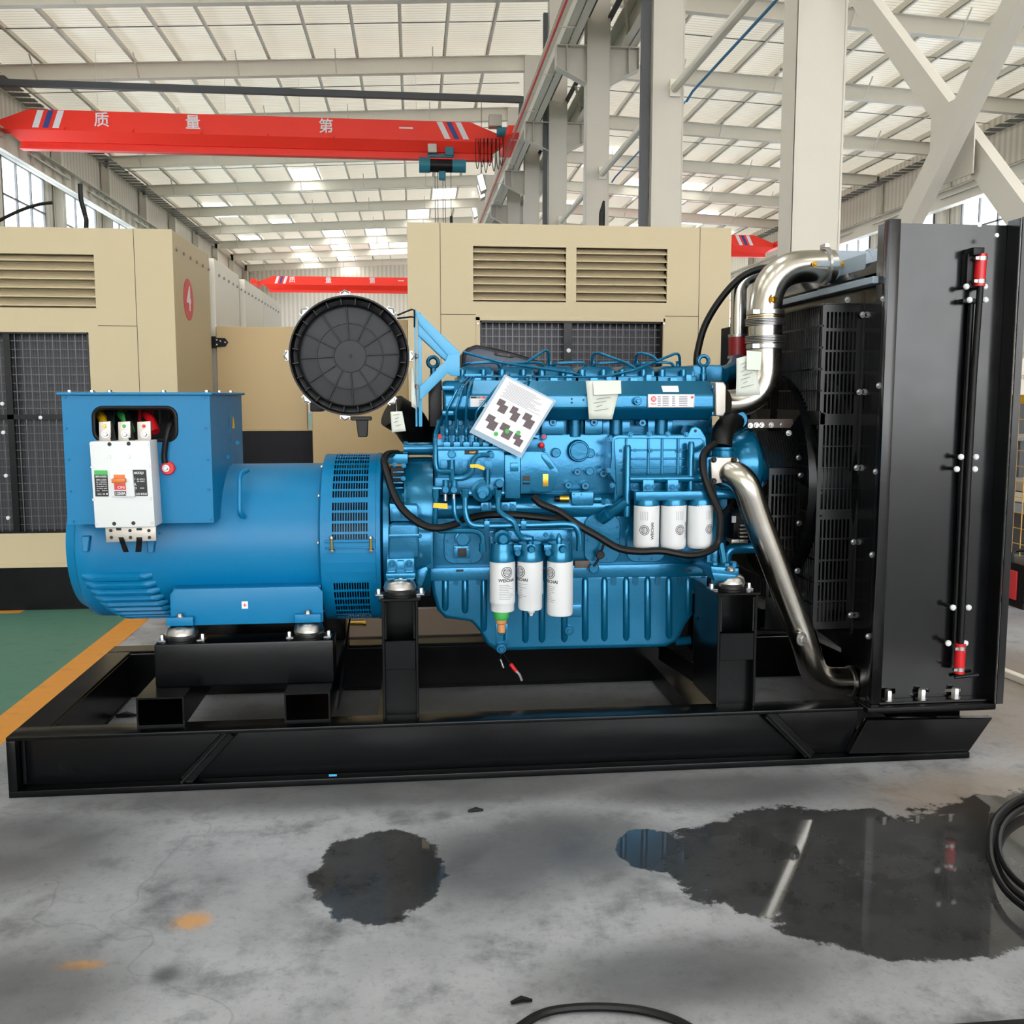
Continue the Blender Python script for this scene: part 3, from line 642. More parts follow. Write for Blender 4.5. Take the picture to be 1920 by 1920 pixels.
q0 = at(1066,640,YR); MB().box((q0.x-.03,YR+.03,g1.z),(q0.x+.03,YR+.055,g0.z)).build('grille_strip', M['black'], t)
q = at(1067,657,YR); bolt(t, (q.x,YR+.03,q.z), (0,-1,0), .016, M['breaker'], name='bolt_cap', washer=False, n=12)
for px in (896,1244): q = at(px,607,YR); bolt(t, (q.x,YR-.006,q.z), (0,-1,0), .008, M['zinc'], name='rivet', washer=False, n=8)
# loose cables on the enclosure roofs
o = MB().tube(spline([at(150,345,8.6), at(152,375,8.6), at(160,405,8.6), at(162,418,8.55), V((at(156,424,8.5).x,8.5,ZLT+.02))],6), [.02]*25, 8).build('cable_end', M['rubber']); tag(o, 'short black cable end hanging above the left enclosure roof', 'cable')
o = MB().tube(spline([at(-30,428,8.4), at(30,398,8.4), at(70,384,8.4), at(98,380,8.4)],6), .014, 8).build('cable_end', M['rubber']); tag(o, 'thin black cable arching up over the left enclosure roof', 'cable')
o = MB().tube([at(1132,378,9.0), at(1129,400,8.9), V((at(1127,424,8.9).x,8.9,zt))], [.012,.03,.03], 8).build('cable_end', M['rubber']); tag(o, 'short black cable end sticking up behind the right enclosure', 'cable')
# ================================================================== helpers for plates facing the viewer's side of the machine
def ebox(par, name, x0, y0, x1, y1, Yf, Yb, mat, bev=.004, seg=2, label=None):
    a, b = at(x0,y0,Yf), at(x1,y1,Yf)
    return MB().box((a.x,Yf,b.z),(b.x,Yb,a.z)).build(name, mat, par, bev=bev, seg=seg, label=label)
def ecyl(par, name, x, y, rpx, Yf, Yb, mat, prof=None, n=24, label=None):
    c = at(x,y,Yf); r = mm(rpx,x,y,Yf)
    m = MB()
    if prof: m.lathe([(r*a, (Yb-Yf)*h) for a, h in prof], c, (0,1,0), n)
    else: e = min(r*.15,.004); m.lathe([(r-e,0),(r,e),(r,Yb-Yf)], c, (0,1,0), n)
    return m.build(name, mat, par, label=label)
def epoly(par, name, pts, Yf, Yb, mat, bev=.004, seg=2, label=None):
    P = [at(x,y,Yf) for x,y in pts]
    return MB().prism([(p.x,Yf,p.z) for p in P], (0,Yb-Yf,0)).build(name, mat, par, bev=bev, seg=seg, label=label)
def etube(par, name, pts, r, mat, n=10, fil=None, label=None, sp=False):
    P = [at(*p) for p in pts]
    P = spline(P) if sp else (fillet(P, fil) if fil else P)
    return MB().tube(P, r, n).build(name, mat, par, label=label)
def rrect(x0, z0, x1, z1, r, n=5):
    out = []
    for (cx, cz, a) in ((x1-r,z1-r,0),(x0+r,z1-r,90),(x0+r,z0+r,180),(x1-r,z0+r,270)):
        out += [(cx+r*math.cos(R(a+90*k/n)), cz+r*math.sin(R(a+90*k/n))) for k in range(n+1)]
    return out
def ebolt(par, x, y, Yf, rpx, mat, name='bolt', washer=True, h=None):
    return bolt(par, at(x,y,Yf), (0,-1,0), round(mm(rpx,x,y,Yf),4), mat, h, name, washer)
# ================================================================== skid frame
YF, YB, XL, ZT = 3.8, 5.18, -1.62, .25
sk = thing('skid_frame', 'black welded steel skid frame carrying the generator set', 'frame', (.4,4.5,0))
BK = M['black']
MB().box((XL,YF,ZT-.016),(1.93,YF+.12,ZT)).box((XL,YF,0),(2.43,YF+.12,.028)).box((XL+.03,YF+.055,.028),(1.93,YF+.067,ZT-.016)).box((XL,YF,.028),(XL+.035,YF+.12,ZT-.016)).build('front_rail', BK, sk, bev=.004, seg=2)
MB().box((XL,YB-.12,ZT-.016),(2.45,YB,ZT)).box((XL,YB-.12,0),(2.45,YB,.02)).box((XL,YB-.13,.02),(2.45,YB-.12,ZT-.016)).build('rear_rail', BK, sk, bev=.003)
MB().box((XL,YF+.12,ZT-.016),(XL+.12,YB-.13,ZT)).box((XL,YF+.12,0),(XL+.12,YB-.13,.02)).box((XL+.11,YF+.12,.02),(XL+.12,YB-.13,ZT-.016)).build('end_rail', BK, sk, bev=.003)
MB().box((2.33,YF+.12,.0),(2.45,YB-.13,ZT)).build('end_rail', BK, sk, bev=.003)
p = [at(1626,1350,YF+.02), at(1862,1346,YF+.02), at(1816,1412,YF+.02), at(1592,1414,YF+.02)]
MB().prism([(q.x,YF+.02,max(q.z,.02)) for q in p], (0,.04,0)).build('rail_end_plate', BK, sk, bev=.003)
a, b = at(1624,1337,YF), at(1868,1333,YF-.01)
MB().box((a.x,YF-.01,ZT-.03),(b.x,YF+.14,ZT)).build('rail_end_lip', BK, sk, bev=.008, seg=3)
for (x0,y0,x1,y1) in ((432,1368,348,1466),(1440,1330,1520,1418)):
    q0, q1 = at(x0,y0,YF+.03), at(x1,y1,YF+.03); q0.z = min(q0.z,ZT-.02); q1.z = max(q1.z,.03)
    MB().bar((q0.x,YF+.03,q0.z),(q1.x,YF+.03,q1.z),.05,.02,(0,-1,0)).build('stiffener', BK, sk, bev=.003)
    MB().tube([(q0.x-.012,YF+.012,q0.z),(q1.x-.012,YF+.012,q1.z)],.006,6).build('weld_bead', M['blackm'], sk)
MB().tube([(XL+.045,YF+.05,.04),(XL+.045,YF+.05,ZT-.03)], .007, 6).build('weld_bead', M['blackm'], sk)
# open square tubes and the cross beam under the alternator
def sqtube(x0, x1, z0, z1, ya, yb, t=.007):
    return MB().box((x0,ya,z1-t),(x1,yb,z1)).box((x0,ya,z0),(x1,yb,z0+t)).box((x0,ya,z0+t),(x0+t,yb,z1-t)).box((x1-t,ya,z0+t),(x1,yb,z1-t))
for (x0, x1) in ((255,345),(533,619)):
    a, b = at(x0,1320,YF+.07), at(x1,1320,YF+.07)
    sqtube(a.x, b.x, ZT, .372, YF+.07, YB-.1).build('support_tube', BK, sk, smooth=False)
a, b = at(288,1207,4.0), at(626,1275,4.0)
MB().box((a.x,4.0,.372),(b.x,4.16,.558)).build('alternator_beam', BK, sk, bev=.008, seg=2)
MB().box((a.x,4.72,.372),(b.x,4.88,.558)).build('alternator_beam', BK, sk, bev=.008, seg=2)
# pedestals
def pedestal(x0, x1, zt, ya, yb):
    t = .012
    MB().box((x0,ya,ZT),(x0+t,yb,zt)).build('pedestal_side', BK, sk, bev=.002)
    MB().box((x1-t,ya,ZT),(x1,yb,zt)).build('pedestal_side', BK, sk, bev=.002)
    MB().box((x0-.01,ya-.01,zt),(x1+.01,yb,zt+t)).build('pedestal_top', BK, sk, bev=.003)
    h = zt-ZT
    MB().box((x0+t,ya+.002,ZT+h*.42),(x1-t,ya+.012,ZT+h*.66)).build('pedestal_plate', BK, sk, bev=.002)
    MB().box((x0+t,ya+.16,ZT),(x1-t,ya+.172,zt)).build('pedestal_back', BK, sk)
    MB().box((x0+t,ya+.05,ZT),(x1-t,ya+.06,ZT+h*.42)).build('pedestal_plate', BK, sk)
    MB().tube([(x0+t+.004,ya+.006,ZT+h*.68),(x0+t+.004,ya+.006,zt-.01)],.005,6).build('weld_bead', M['blackm'], sk)
    MB().tube([(x1-t-.004,ya+.006,ZT+h*.68),(x1-t-.004,ya+.006,zt-.01)],.005,6).build('weld_bead', M['blackm'], sk)
pa, pb = at(715,1128,3.86), at(786,1330,3.86); pedestal(pa.x, pb.x, pa.z, 3.86, 4.2)
pc, pd = at(1347,1117,3.86), at(1416,1310,3.86); pedestal(pc.x, pd.x, pc.z, 3.86, 4.2)
pedestal(pa.x, pb.x, pa.z, 4.75, 5.09); pedestal(pc.x, pd.x, pc.z, 4.75, 5.09)
q0, q1 = at(652,1165,4.35), at(618,1345,3.95)
MB().prism([(q0.x,4.45,q0.z),(q0.x-.03,4.0,ZT),(q0.x-.03,4.45,ZT)], (.008,0,0)).build('gusset', BK, sk)
q0, q1 = at(1237,1212,4.6), at(1343,1312,4.1)
MB().bar((q0.x,4.6,.30),(q1.x,4.05,.27),.012,.09).build('diagonal_brace', BK, sk, bev=.002)
MB().box((1.30,4.2,.55),(1.46,4.75,.68)).build('cross_member', BK, sk, bev=.01)
MB().box((-.18,4.2,.02),(-.02,5.06,.12)).build('cross_member', BK, sk)
MB().box((1.3,4.0,.02),(1.46,5.06,.12)).build('cross_member', BK, sk)
# grey angle plate below the radiator shroud
q0, q1 = at(1505,1185,4.4), at(1640,1245,3.95)
MB().prism([(q0.x,4.5,q0.z),(q1.x,4.0,q1.z),(q1.x,4.0,q1.z-.02),(q0.x,4.5,q0.z-.02)], (.12,.12,0)).build('angle_plate', M['grey'], sk)
# rubber mounts
def mount(name, c, r, label, group):
    t = thing(name, label, 'mount', c, group); c = V(c)
    MB().lathe([(r*1.15,0),(r*1.15,.006),(r,.008),(r*.95,.02)], c, (0,0,1), 24).build('base', M['rubber'], t)
    MB().box(c+V((-r*1.55,-.03,0)), c+V((r*1.55,.03,.006))).build('base_plate', M['zinc'], t, bev=.002)
    MB().lathe([(r*.98,.018),(r*1.05,.03),(r*.95,.052),(r*.7,.066),(r*.2,.07)], c, (0,0,1), 28).build('dome', M['zinc'], t)
    for s in (-1,1): bolt(t, c+V((s*r*1.35,-.0,.006)), (0,0,1), .010, M['zinc'], .02)
    return t
G = 'rubber vibration mounts under the machine'
m1, m2 = at(343,1207,4.07), at(580,1200,4.07)
mount('vibration_mount', (m1.x,4.07,.558), .062, 'silver domed mount under the left end of the blue alternator foot', G)
mount('vibration_mount', (m2.x,4.07,.558), .062, 'silver domed mount under the right end of the blue alternator foot', G)
mount('vibration_mount', ((pa.x+pb.x)/2,3.94,pa.z+.012), .066, 'silver domed mount on the black pedestal beside the perforated ring', G)
mount('vibration_mount', ((pc.x+pd.x)/2-.01,3.94,pc.z+.012), .062, 'silver domed mount on the black pedestal beside the slanting pipe', G)
# ================================================================== alternator
AY, AZ, AR = 4.45, .94, .347
BL = M['blue']
al = thing('alternator', 'blue cylindrical alternator with square terminal box on top', 'alternator', (-.9,AY,.56))
x0, x1 = -1.44, -.385
MB().lathe([(AR*.93,0),(AR*.985,.012),(AR,.03),(AR,.10),(AR-.004,.105),(AR-.004,x1-x0)], (x0,AY,AZ), (1,0,0), 96).build('body', BL, al, ang=40)
MB().lathe([(.24,-.05),(.30,-.04),(AR*.93,.002)], (x0,AY,AZ), (1,0,0), 48).build('end_bell', BL, al)
def surf(x, deg, r=AR): return V((x, AY-r*math.cos(R(deg)), AZ+r*math.sin(R(deg))))   # deg 0 faces the camera side, 90 the top
# pressed louvres low on the end bell
c = at(225,1090,4.12).x; lw = .155
for k in range(9):
    dg = -19-6.6*k; m = MB(); n = 10; pr = []
    sh = -.0*k; xs = c-lw+.012*k*.9
    rows = []
    for j in range(n+1):
        u = j/n; x = xs+lw*2*u*.93; hgt = .018*min(1, min(u,1-u)*9)**.5 if 0 < u < 1 else 0
        rows.append([surf(x,dg+2.6,AR), surf(x,dg+1.2,AR+hgt), surf(x,dg-1.6,AR+hgt*.9), surf(x,dg-2.2,AR)])
    vs = [p for r in rows for p in r]; fs = [(4*j+i,4*j+i+1,4*j+5+i,4*j+4+i) for j in range(n) for i in range(3)]
    m.add(vs, fs).build('louvre', BL, al, ang=70)
# foot
q0, q1 = at(320,1103,4.08), at(607,1165,4.08)
MB().prism([(q0.x+.02,4.06,q0.z),(q1.x-.02,4.06,q0.z),(q1.x,4.06,q0.z-.025),(q1.x,4.06,q1.z),(q0.x,4.06,q1.z),(q0.x,4.06,q0.z-.025)], (0,.02,0)).build('foot_plate', BL, al, bev=.005, seg=2)
MB().box((q0.x+.01,4.08,q0.z-.012),(q1.x-.01,4.75,q0.z)).build('foot_web', BL, al)
for mx in (m1.x, m2.x):
    MB().box((mx-.055,4.03,.628),(mx+.055,4.13,.665)).box((mx-.05,4.06,.66),(mx+.05,4.13,q1.z+.03)).build('foot_pad', BL, al, bev=.005, seg=2)
    bolt(al, (mx,4.045,.665), (0,0,1), .013, M['zinc'], .016)
ebox(al, 'earth_label', 453, 1128, 465, 1141, 4.058, 4.06, M['paper'], bev=0)
c = at(459,1134.5,4.057); MB().box((c.x-.008,4.056,c.z-.0015),(c.x+.008,4.058,c.z+.0015)).box((c.x-.0015,4.056,c.z-.008),(c.x+.0015,4.058,c.z+.008)).build('earth_symbol', M['redp'], al)
# lifting bar on the body
q0, q1 = at(450,888,4.13), at(459,965,4.1)
MB().tube(fillet([(q0.x+.02,4.2,q0.z+.01),(q0.x,4.12,q0.z),(q0.x,4.09,q1.z),(q0.x+.015,4.12,q1.z-.01)],.03), .011, 8).build('lifting_bar', BL, al)
# perforated ring at the drive end
RR = .386; xr0, xr1 = -.405, -.150
m = MB(); m.lathe([(AR,-.012),(RR,0),(RR,.012)], (xr0,AY,AZ), (1,0,0), 96, False); m.lathe([(RR,0),(RR+.004,.002),(RR+.004,.02),(AR*.9,.024)], (xr1-.02,AY,AZ), (1,0,0), 96, False)
m.build('ring_edge', BL, al)
xa, xb = xr0+.012, xr1-.018; NC = 14; mg = .035
xs = [xa, xa+mg]; cw = (xb-xa-2*mg)/NC
for k in range(NC): xs += [xa+mg+cw*k+cw*.30, xa+mg+cw*(k+1)]
xs += [xb]
zone = []                                                    # (from, to, perforated)
def ang_of(y): p = at(660,y,AY-RR*.8); return p
edges = []
def addrows(d0, d1, n):
    st = (d1-d0)/n
    for k in range(n): edges.append((d0+st*k, d0+st*k+st*.78, True)); edges.append((d0+st*k+st*.78, d0+st*(k+1), False))
edges.append((-100,-95,False)); addrows(-95,-22,10); edges.append((-22,4,False)); addrows(4,32,4); edges.append((32,34,False)); addrows(34,98,10); edges.append((98,130,False)); edges.append((130,260,False))
m = MB(); n2 = len(xs)
for (d0, d1, perf) in edges:
    steps = max(1, int(abs(d1-d0)/6)); 
    for s in range(steps):
        e0, e1 = d0+(d1-d0)*s/steps, d0+(d1-d0)*(s+1)/steps
        if perf: cells = [(xs[0],xs[2])]+[(xs[i],xs[i+1]) for i in range(3,n2-1,2) if i+1 < n2]; cells = [(xs[0],xs[2])]+[(xs[2*k+3],xs[2*k+4]) for k in range(NC-1)]+[(xs[-2],xs[-1])]
        else: cells = [(xs[0],xs[-1])]
        for (u, w) in cells:
            o = len(m.v); m.v += [surf(u,e0,RR),surf(w,e0,RR),surf(w,e1,RR),surf(u,e1,RR)]; m.f.append((o,o+1,o+2,o+3))
g = m.build('perforated_ring', BL, al, smooth=False); sm = g.modifiers.new('t','SOLIDIFY'); sm.thickness = .003; sm.offset = -1
MB().lathe([(RR-.05,0),(RR-.05,xb-xa)], (xa,AY,AZ), (1,0,0), 48, False).build('stator_drum', M['blackm'], al)
for px in (622,695):
    q0, q1 = at(px,1008,4.06), at(px,1032,4.06); MB().tube([(q0.x,AY-RR-.012,q0.z),(q0.x,AY-RR-.012,q1.z)],.005,8).build('clamp_bolt', M['brass'], al)
    bolt(al, (q0.x,AY-RR-.012,q1.z+.005), (0,0,-1), .009, M['zinc'], .014); bolt(al, (q0.x,AY-RR-.012,q0.z-.002), (0,0,1), .008, M['zinc'], .01)
q = at(650,1012,4.06); MB().box((xr0+.02,AY-RR-.008,q.z-.012),(xr1-.02,AY-RR+.01,q.z)).build('band_flange', BL, al, bev=.002)
MB().box((xr0+.02,AY-RR-.006,at(650,1026,4.06).z-.008),(xr1-.02,AY-RR+.01,at(650,1026,4.06).z)).build('band_flange', BL, al, bev=.002)
for dg in (-62,-30,4,38,70): bolt(al, surf(xr0-.008,dg,AR+.012), (-1,0,0), .007, M['zinc'])
MB().lathe([(.33,0),(.33,.05)], (xr1-.002,AY,AZ), (1,0,0), 48).build('drive_flange', M['rubber'], al)
# terminal box
f0, f1 = at(115,741,4.0), at(401,980,4.0); bx0, bx1, bz0, bz1 = f0.x, f1.x, f1.z, f0.z; YX = 4.72
h0, h1 = at(175,765,4.0), at(331,825,4.0)
m = MB(); hole = rrect(h0.x,h1.z,h1.x,h0.z,.035); n = len(hole)
# front sheet as a ring of quads between hole and outline
cx, cz = (h0.x+h1.x)/2, (h0.z+h1.z)/2
def out_pt(p):
    dx, dz = p[0]-cx, p[1]-cz; t = 1e9
    for lim, d in ((bx1-cx,dx),(bx0-cx,dx)):
        if abs(d) > 1e-9 and lim/d > 0: t = min(t, lim/d)
    for lim, d in ((bz1-cz,dz),(bz0-cz,dz)):
        if abs(d) > 1e-9 and lim/d > 0: t = min(t, lim/d)
    return (cx+dx*t, cz+dz*t)
corners = [(bx1,bz1),(bx0,bz1),(bx0,bz0),(bx1,bz0)]
ring_o = [out_pt(p) for p in hole]
# snap the nearest outline points onto the corners
for c_ in corners:
    k = min(range(n), key=lambda i: (ring_o[i][0]-c_[0])**2+(ring_o[i][1]-c_[1])**2); ring_o[k] = c_
for Yp, fl_ in ((4.0,False),(4.004,True)):
    o = len(m.v); m.v += [V((p[0],Yp,p[1])) for p in hole]+[V((p[0],Yp,p[1])) for p in ring_o]
    for i in range(n):
        q = (o+i,o+n+i,o+n+(i+1)%n,o+(i+1)%n); m.f.append(q[::-1] if fl_ else q)
m.build('box_front', BL, al, smooth=False)
MB().tube([V((p[0],4.0,p[1])) for p in hole+[hole[0]]], .009, 8, False).build('rubber_edging', M['rubber'], al)
MB().box((bx1-.004,4.004,bz0),(bx1,YX,bz1)).box((bx0,4.004,bz0),(bx0+.004,YX,bz1)).box((bx0,YX-.004,bz0),(bx1,YX,bz1)).build('box_sides', BL, al, smooth=False)
MB().box((bx0+.004,4.004,bz0),(bx1-.004,YX-.004,bz0+.004)).build('box_floor', BL, al, smooth=False)
MB().box((bx0-.016,3.985,bz1),(bx1+.014,YX+.02,bz1+.012)).build('box_lid', BL, al, bev=.003)
MB().box((bx0+.03,4.3,bz0+.1),(bx1-.03,4.31,bz1-.02)).build('inner_panel', M['blackm'], al)
for px, py in ((122,745),(124,803),(128,862),(132,921),(137,978),(383,745),(386,803),(389,862),(391,918),(395,974)): ebolt(al, px, py, 4.0, 2.4, BL)
for px in (131,173,206,307,388): q = at(px,737,4.02); bolt(al, (q.x,4.02,bz1+.012), (0,0,1), .009, M['zinc'])
for px in (412,433): q = at(px,737,4.5); bolt(al, (q.x,4.5,bz1+.012), (0,0,1), .009, M['zinc'])
c = atx(437,793,bx1); MB().prism([(bx1+.001,c.y-.03,c.z-.025),(bx1+.001,c.y+.03,c.z-.025),(bx1+.001,c.y,c.z+.03)], (.001,0,0)).build('warning_triangle', M['yellow'], al)
MB().box((bx1,4.4,bz0+.18),(bx1+.002,4.403,bz1-.05)).build('seam', M['dblue'], al)
# coloured connections seen through the opening
for (x0_,x1_,col) in ((180,206,'yellow'),(222,250,'green'),(268,296,'red')):
    a_ = at(x0_,786,4.1); b_ = at(x1_,800,4.1)
    MB().tube(spline([(a_.x-.02,4.2,a_.z+.02),((a_.x+b_.x)/2,4.1,(a_.z+b_.z)/2+.015),(b_.x,4.06,b_.z-.02)],5), .019, 10).build('cable_boot', M[col], al)
for px in (192,213,236,262,284,300,318): a_ = at(px,775,4.16); MB().tube([(a_.x,4.16,a_.z+.03),(a_.x+.01,4.12,a_.z-.05)], .006, 6).build('wire', M[random.choice(['zinc','brass','white','dred'])], al)
etube(al, 'earth_cable', [(331,770,4.15),(322,790,4.02),(313,815,3.985),(308,850,3.985),(309,868,3.985)], .012, M['rubber'], sp=True)
ecyl(al, 'earth_terminal', 314, 878, 13, 3.985, 4.0, M['red']); ebolt(al, 311, 878, 3.985, 4.5, M['zinc'])
# small cable clip and glands under the box
for px, py in ((163,1020),(285,1022)):
    q = at(px,py,4.1); MB().prism([(q.x-.018,4.085,q.z+.035),(q.x+.018,4.085,q.z+.035),(q.x+.01,4.075,q.z-.03),(q.x-.01,4.075,q.z-.03)],(0,.03,0)).build('clip_pad', BL, al, bev=.003)
for px, py in ((405,890),(427,857),(300,1000),(445,830)): ebolt(al, px, py, 4.12 if py > 900 else 4.3, 2.5, BL)
# ================================================================== circuit breaker
cb = thing('circuit_breaker', 'white moulded case circuit breaker with orange toggle on the blue terminal box', 'breaker', at(230,1000,3.95))
YC = 3.885; PW = M['breaker']
epoly(cb, 'case', [(167,828),(281,826),(291,988),(178,990)], YC, 4.0, PW, bev=.006, seg=2)
epoly(cb, 'raised_front', [(205,881),(248,881),(253,932),(209,932)], YC-.012, YC+.01, PW, bev=.004, seg=2)
for (x0_,x1_) in ((185,207),(221,244),(257,282)):
    epoly(cb, 'upper_terminal', [(x0_,791),(x1_,790),(x1_+1,828),(x0_+1,828)], YC+.045, YC+.06, M['alu'], bev=.002)
    ebolt(cb, (x0_+x1_)/2+2, 814, YC+.045, 5, M['zinc'])
    ecyl(cb, 'terminal_hole', (x0_+x1_)/2, 799, 3.4, YC+.043, YC+.046, {185:M['brass'],221:M['green'],257:M['red']}[x0_], n=12)
epoly(cb, 'lower_terminal', [(197,989),(292,987),(293,1014),(199,1017)], YC+.045, YC+.06, M['alu'], bev=.002)
for px in (207.5,243.5,279):
    for py in (995,1008): ecyl(cb, 'terminal_hole', px+(py-995)*.08, py, 3.2, YC+.043, YC+.046, M['ink'], n=12)
for (x0_,x1_,y0_,y1_) in ((205,206,775,826),(238,240,775,826)): pass
def strip(pts, w, mat, name, thick=.006):
    P = spline([at(*p) for p in pts], 5); m = MB(); N = len(P); vs = []
    for i, p in enumerate(P): vs += [p+V((-w/2,0,0)), p+V((w/2,0,0)), p+V((w/2,thick,0)), p+V((-w/2,thick,0))]
    fs = [(4*i+k,4*i+(k+1)%4,4*i+4+(k+1)%4,4*i+4+k) for i in range(N-1) for k in range(4)]+[(3,2,1,0),(4*N-4,4*N-3,4*N-2,4*N-1)]
    return m.add(vs, fs).build(name, mat, cb)
strip([(203,772,4.05),(207,795,3.98),(213,826,3.92)], .022, M['blackm'], 'barrier_strip'); strip([(238,772,4.05),(242,795,3.98),(247,826,3.92)], .022, M['blackm'], 'barrier_strip')
strip([(222,990,3.93),(228,1012,3.925),(236,1035,3.86)], .020, M['blackm'], 'barrier_strip'); strip([(261,990,3.93),(261,1012,3.925),(259,1035,3.86)], .022, M['blackm'], 'barrier_strip')
epoly(cb, 'rating_label', [(176,882),(201,882),(204,931),(179,931)], YC-.001, YC+.001, M['ink'], bev=0)
epoly(cb, 'green_band', [(176,882),(201,882),(201.6,890),(176.5,890)], YC-.002, YC, M['green'], bev=0)
epoly(cb, 'maker_label', [(249,881),(274,881),(277,930),(252,930)], YC-.001, YC+.001, M['ink'], bev=0)
epoly(cb, 'toggle_window', [(213,890),(234,890),(235,909),(214,909)], YC-.013, YC-.011, M['orange'], bev=0)
epoly(cb, 'toggle', [(208,898),(233.5,897),(234.5,905),(209,906)], YC-.035, YC-.012, M['orange'], bev=.003)
epoly(cb, 'on_plate', [(214,908),(235.5,908),(236,918.5),(214.5,918.5)], YC-.0135, YC-.011, M['redp'], bev=0)
epoly(cb, 'ampere_plate', [(214.5,921),(236,921),(236.2,929.5),(215,929.5)], YC-.0135, YC-.011, M['ink'], bev=0)
U, W = V((1,0,0)), V((0,0,1))
def ctext(txt, x, y, hpx, mat=None, Yp=None, fitpx=None, **k):
    Yp = Yp or YC-.0025; text_on(cb, txt, at(x,y,Yp), U, W, mm(hpx,x,y,Yp)*1.35, mat or M['paper'], fit=mm(fitpx,x,y,Yp) if fitpx else None, **k)
ctext('ON', 227, 914, 6.0, Yp=YC-.0145); ctext('1250A', 225.5, 925.3, 6.2, Yp=YC-.0145, fitpx=18, bold=.0003)
ctext('NCCQ1', 260.5, 887, 4.6, fitpx=17, bold=.0003); ctext('I', 253, 898, 4.5); ctext('Å', 253.5, 909, 5); ctext('D', 254.5, 915.5, 4.5)
ctext('IEC 60947-2', 264, 898.5, 2.6, fitpx=14); ctext('GB 14048.2', 264, 902.5, 2.6, fitpx=14); ctext('ccc', 266.5, 915, 4.2); ctext('注意 断路器', 265, 926.5, 3.2, fitpx=20)
ctext('塑料外壳式断路器', 189.5, 893.8, 3.2, fitpx=20); ctext('NM1-1250S', 190, 899.8, 3.4, fitpx=18)
for k, s_ in enumerate(('In 1250A','Ui 800V 50Hz','Uimp 8kV AC','Icu 65kA 400V','Ics   50kA')): ctext(s_, 190.5+k*.25, 904+k*4, 2.2, fitpx=19)
ctext('CCC  GB  ■', 192.5, 926.5, 3, fitpx=18)
for px, py in ((170,833),(276,833),(172,876),(279,874),(175,937),(282,935),(180,983),(285,981)): ecyl(cb, 'screw', px, py, 2.6, YC-.001, YC+.003, M['zinc'], n=10)
for px, py in ((205,833),(241,832),(214,982),(250,981)): ecyl(cb, 'screw_hole', px, py, 4, YC-.0008, YC+.002, M['ink'], n=14)
for px, py in ((205,857),(242,857)): ecyl(cb, 'rivet', px, py, 2.6, YC-.002, YC+.002, M['zinc'], n=12)
# ================================================================== diesel engine
E = M['eblue']; ED = M['dblue']
en = thing('diesel_engine', 'blue six cylinder diesel engine in the middle of the generator set', 'engine', (.72,4.55,.42))
# block
ebox(en, 'crankcase', 806, 935, 1342, 1070, 4.26, 4.85, E, bev=.008)
ebox(en, 'block', 812, 815, 1340, 945, 4.32, 4.82, E, bev=.008)
ebox(en, 'upper_block', 825, 770, 1335, 825, 4.37, 4.8, ED, bev=.006)
c0, c1 = at(812,952,4.3), at(1200,948,4.3); MB().tube([(c0.x,4.30,c0.z),(c1.x,4.30,c0.z)], .062, 20).build('cam_gallery', E, en)
ebox(en, 'pan_rail', 803, 1066, 1344, 1079, 4.235, 4.86, E, bev=.003)
# cast ports and bosses under the manifold
for x0_, x1_ in ((1015,1058),(1097,1130),(1130,1182),(1215,1262)):
    ebox(en, 'port_boss', x0_, 787, x1_, 814, 4.30 if x0_ in (1015,1097,1182) else 4.33, 4.4, E, bev=.006)
for px in (1078,1155,1240): c = at(px,788,4.33); MB().cyl((c.x,4.34,c.z+.03),(c.x,4.34,c.z-.075),.033,n=16).build('port_tube', ED, en)
for px, py in ((1037,792),(1114,792),(1205,793)):
    ecyl(en, 'port_plug', px, py, 7, 4.285, 4.35, E); ecyl(en, 'plug_socket', px, py, 3, 4.283, 4.29, M['ink'], n=6)
for px in (824,842,864,886): ecyl(en, 'core_plug', px, 792, 6, 4.33, 4.4, E)
# cover shapes on the block wall
ecyl(en, 'round_cover', 1086, 846, 21, 4.275, 4.34, E, prof=[(.75,0),(.82,.05),(.9,.05),(1,.2),(1,1)]); ecyl(en, 'cover_ear', 1107, 850, 9, 4.285, 4.34, E)
for px, py, r_ in ((1043,849,9),(1083,885,7),(1106,884,8),(1132,888,8),(1066,910,7),(1098,911,8)):
    ecyl(en, 'boss', px, py, r_, 4.28, 4.34, E)
    if (px,py) not in ((1043,849),(1106,884)): ecyl(en, 'plug_socket', px, py, r_*.38, 4.278, 4.285, M['ink'], n=6)
ecyl(en, 'coolant_plug', 1020, 819, 6, 4.27, 4.34, E); ecyl(en, 'plug_cap', 1020, 819, 4, 4.266, 4.28, M['redp'])
ebox(en, 'sensor_block', 1072, 923, 1113, 948, 4.22, 4.3, E, bev=.005)
for px, py in ((1076,927),(1090,927),(1084,935),(1077,944),(1091,943)): ebolt(en, px, py, 4.22, 1.6, E, washer=False)
q0, q1 = at(1049,935,4.24), at(1066,935,4.24); MB().cyl((q0.x,4.24,q0.z),(q1.x,4.24,q1.z),.018,n=14).build('pressure_sensor', M['brass'], en)
q2 = at(1040,935,4.24); MB().cyl((q2.x,4.24,q2.z),(q0.x,4.24,q0.z),.011,.016,n=12).build('sensor_plug', M['blackm'], en)
q0, q1 = at(1113,936,4.25), at(1126,936,4.25); MB().cyl((q0.x,4.25,q0.z),(q1.x,4.25,q1.z),.02,n=12).build('pipe_nut', E, en)
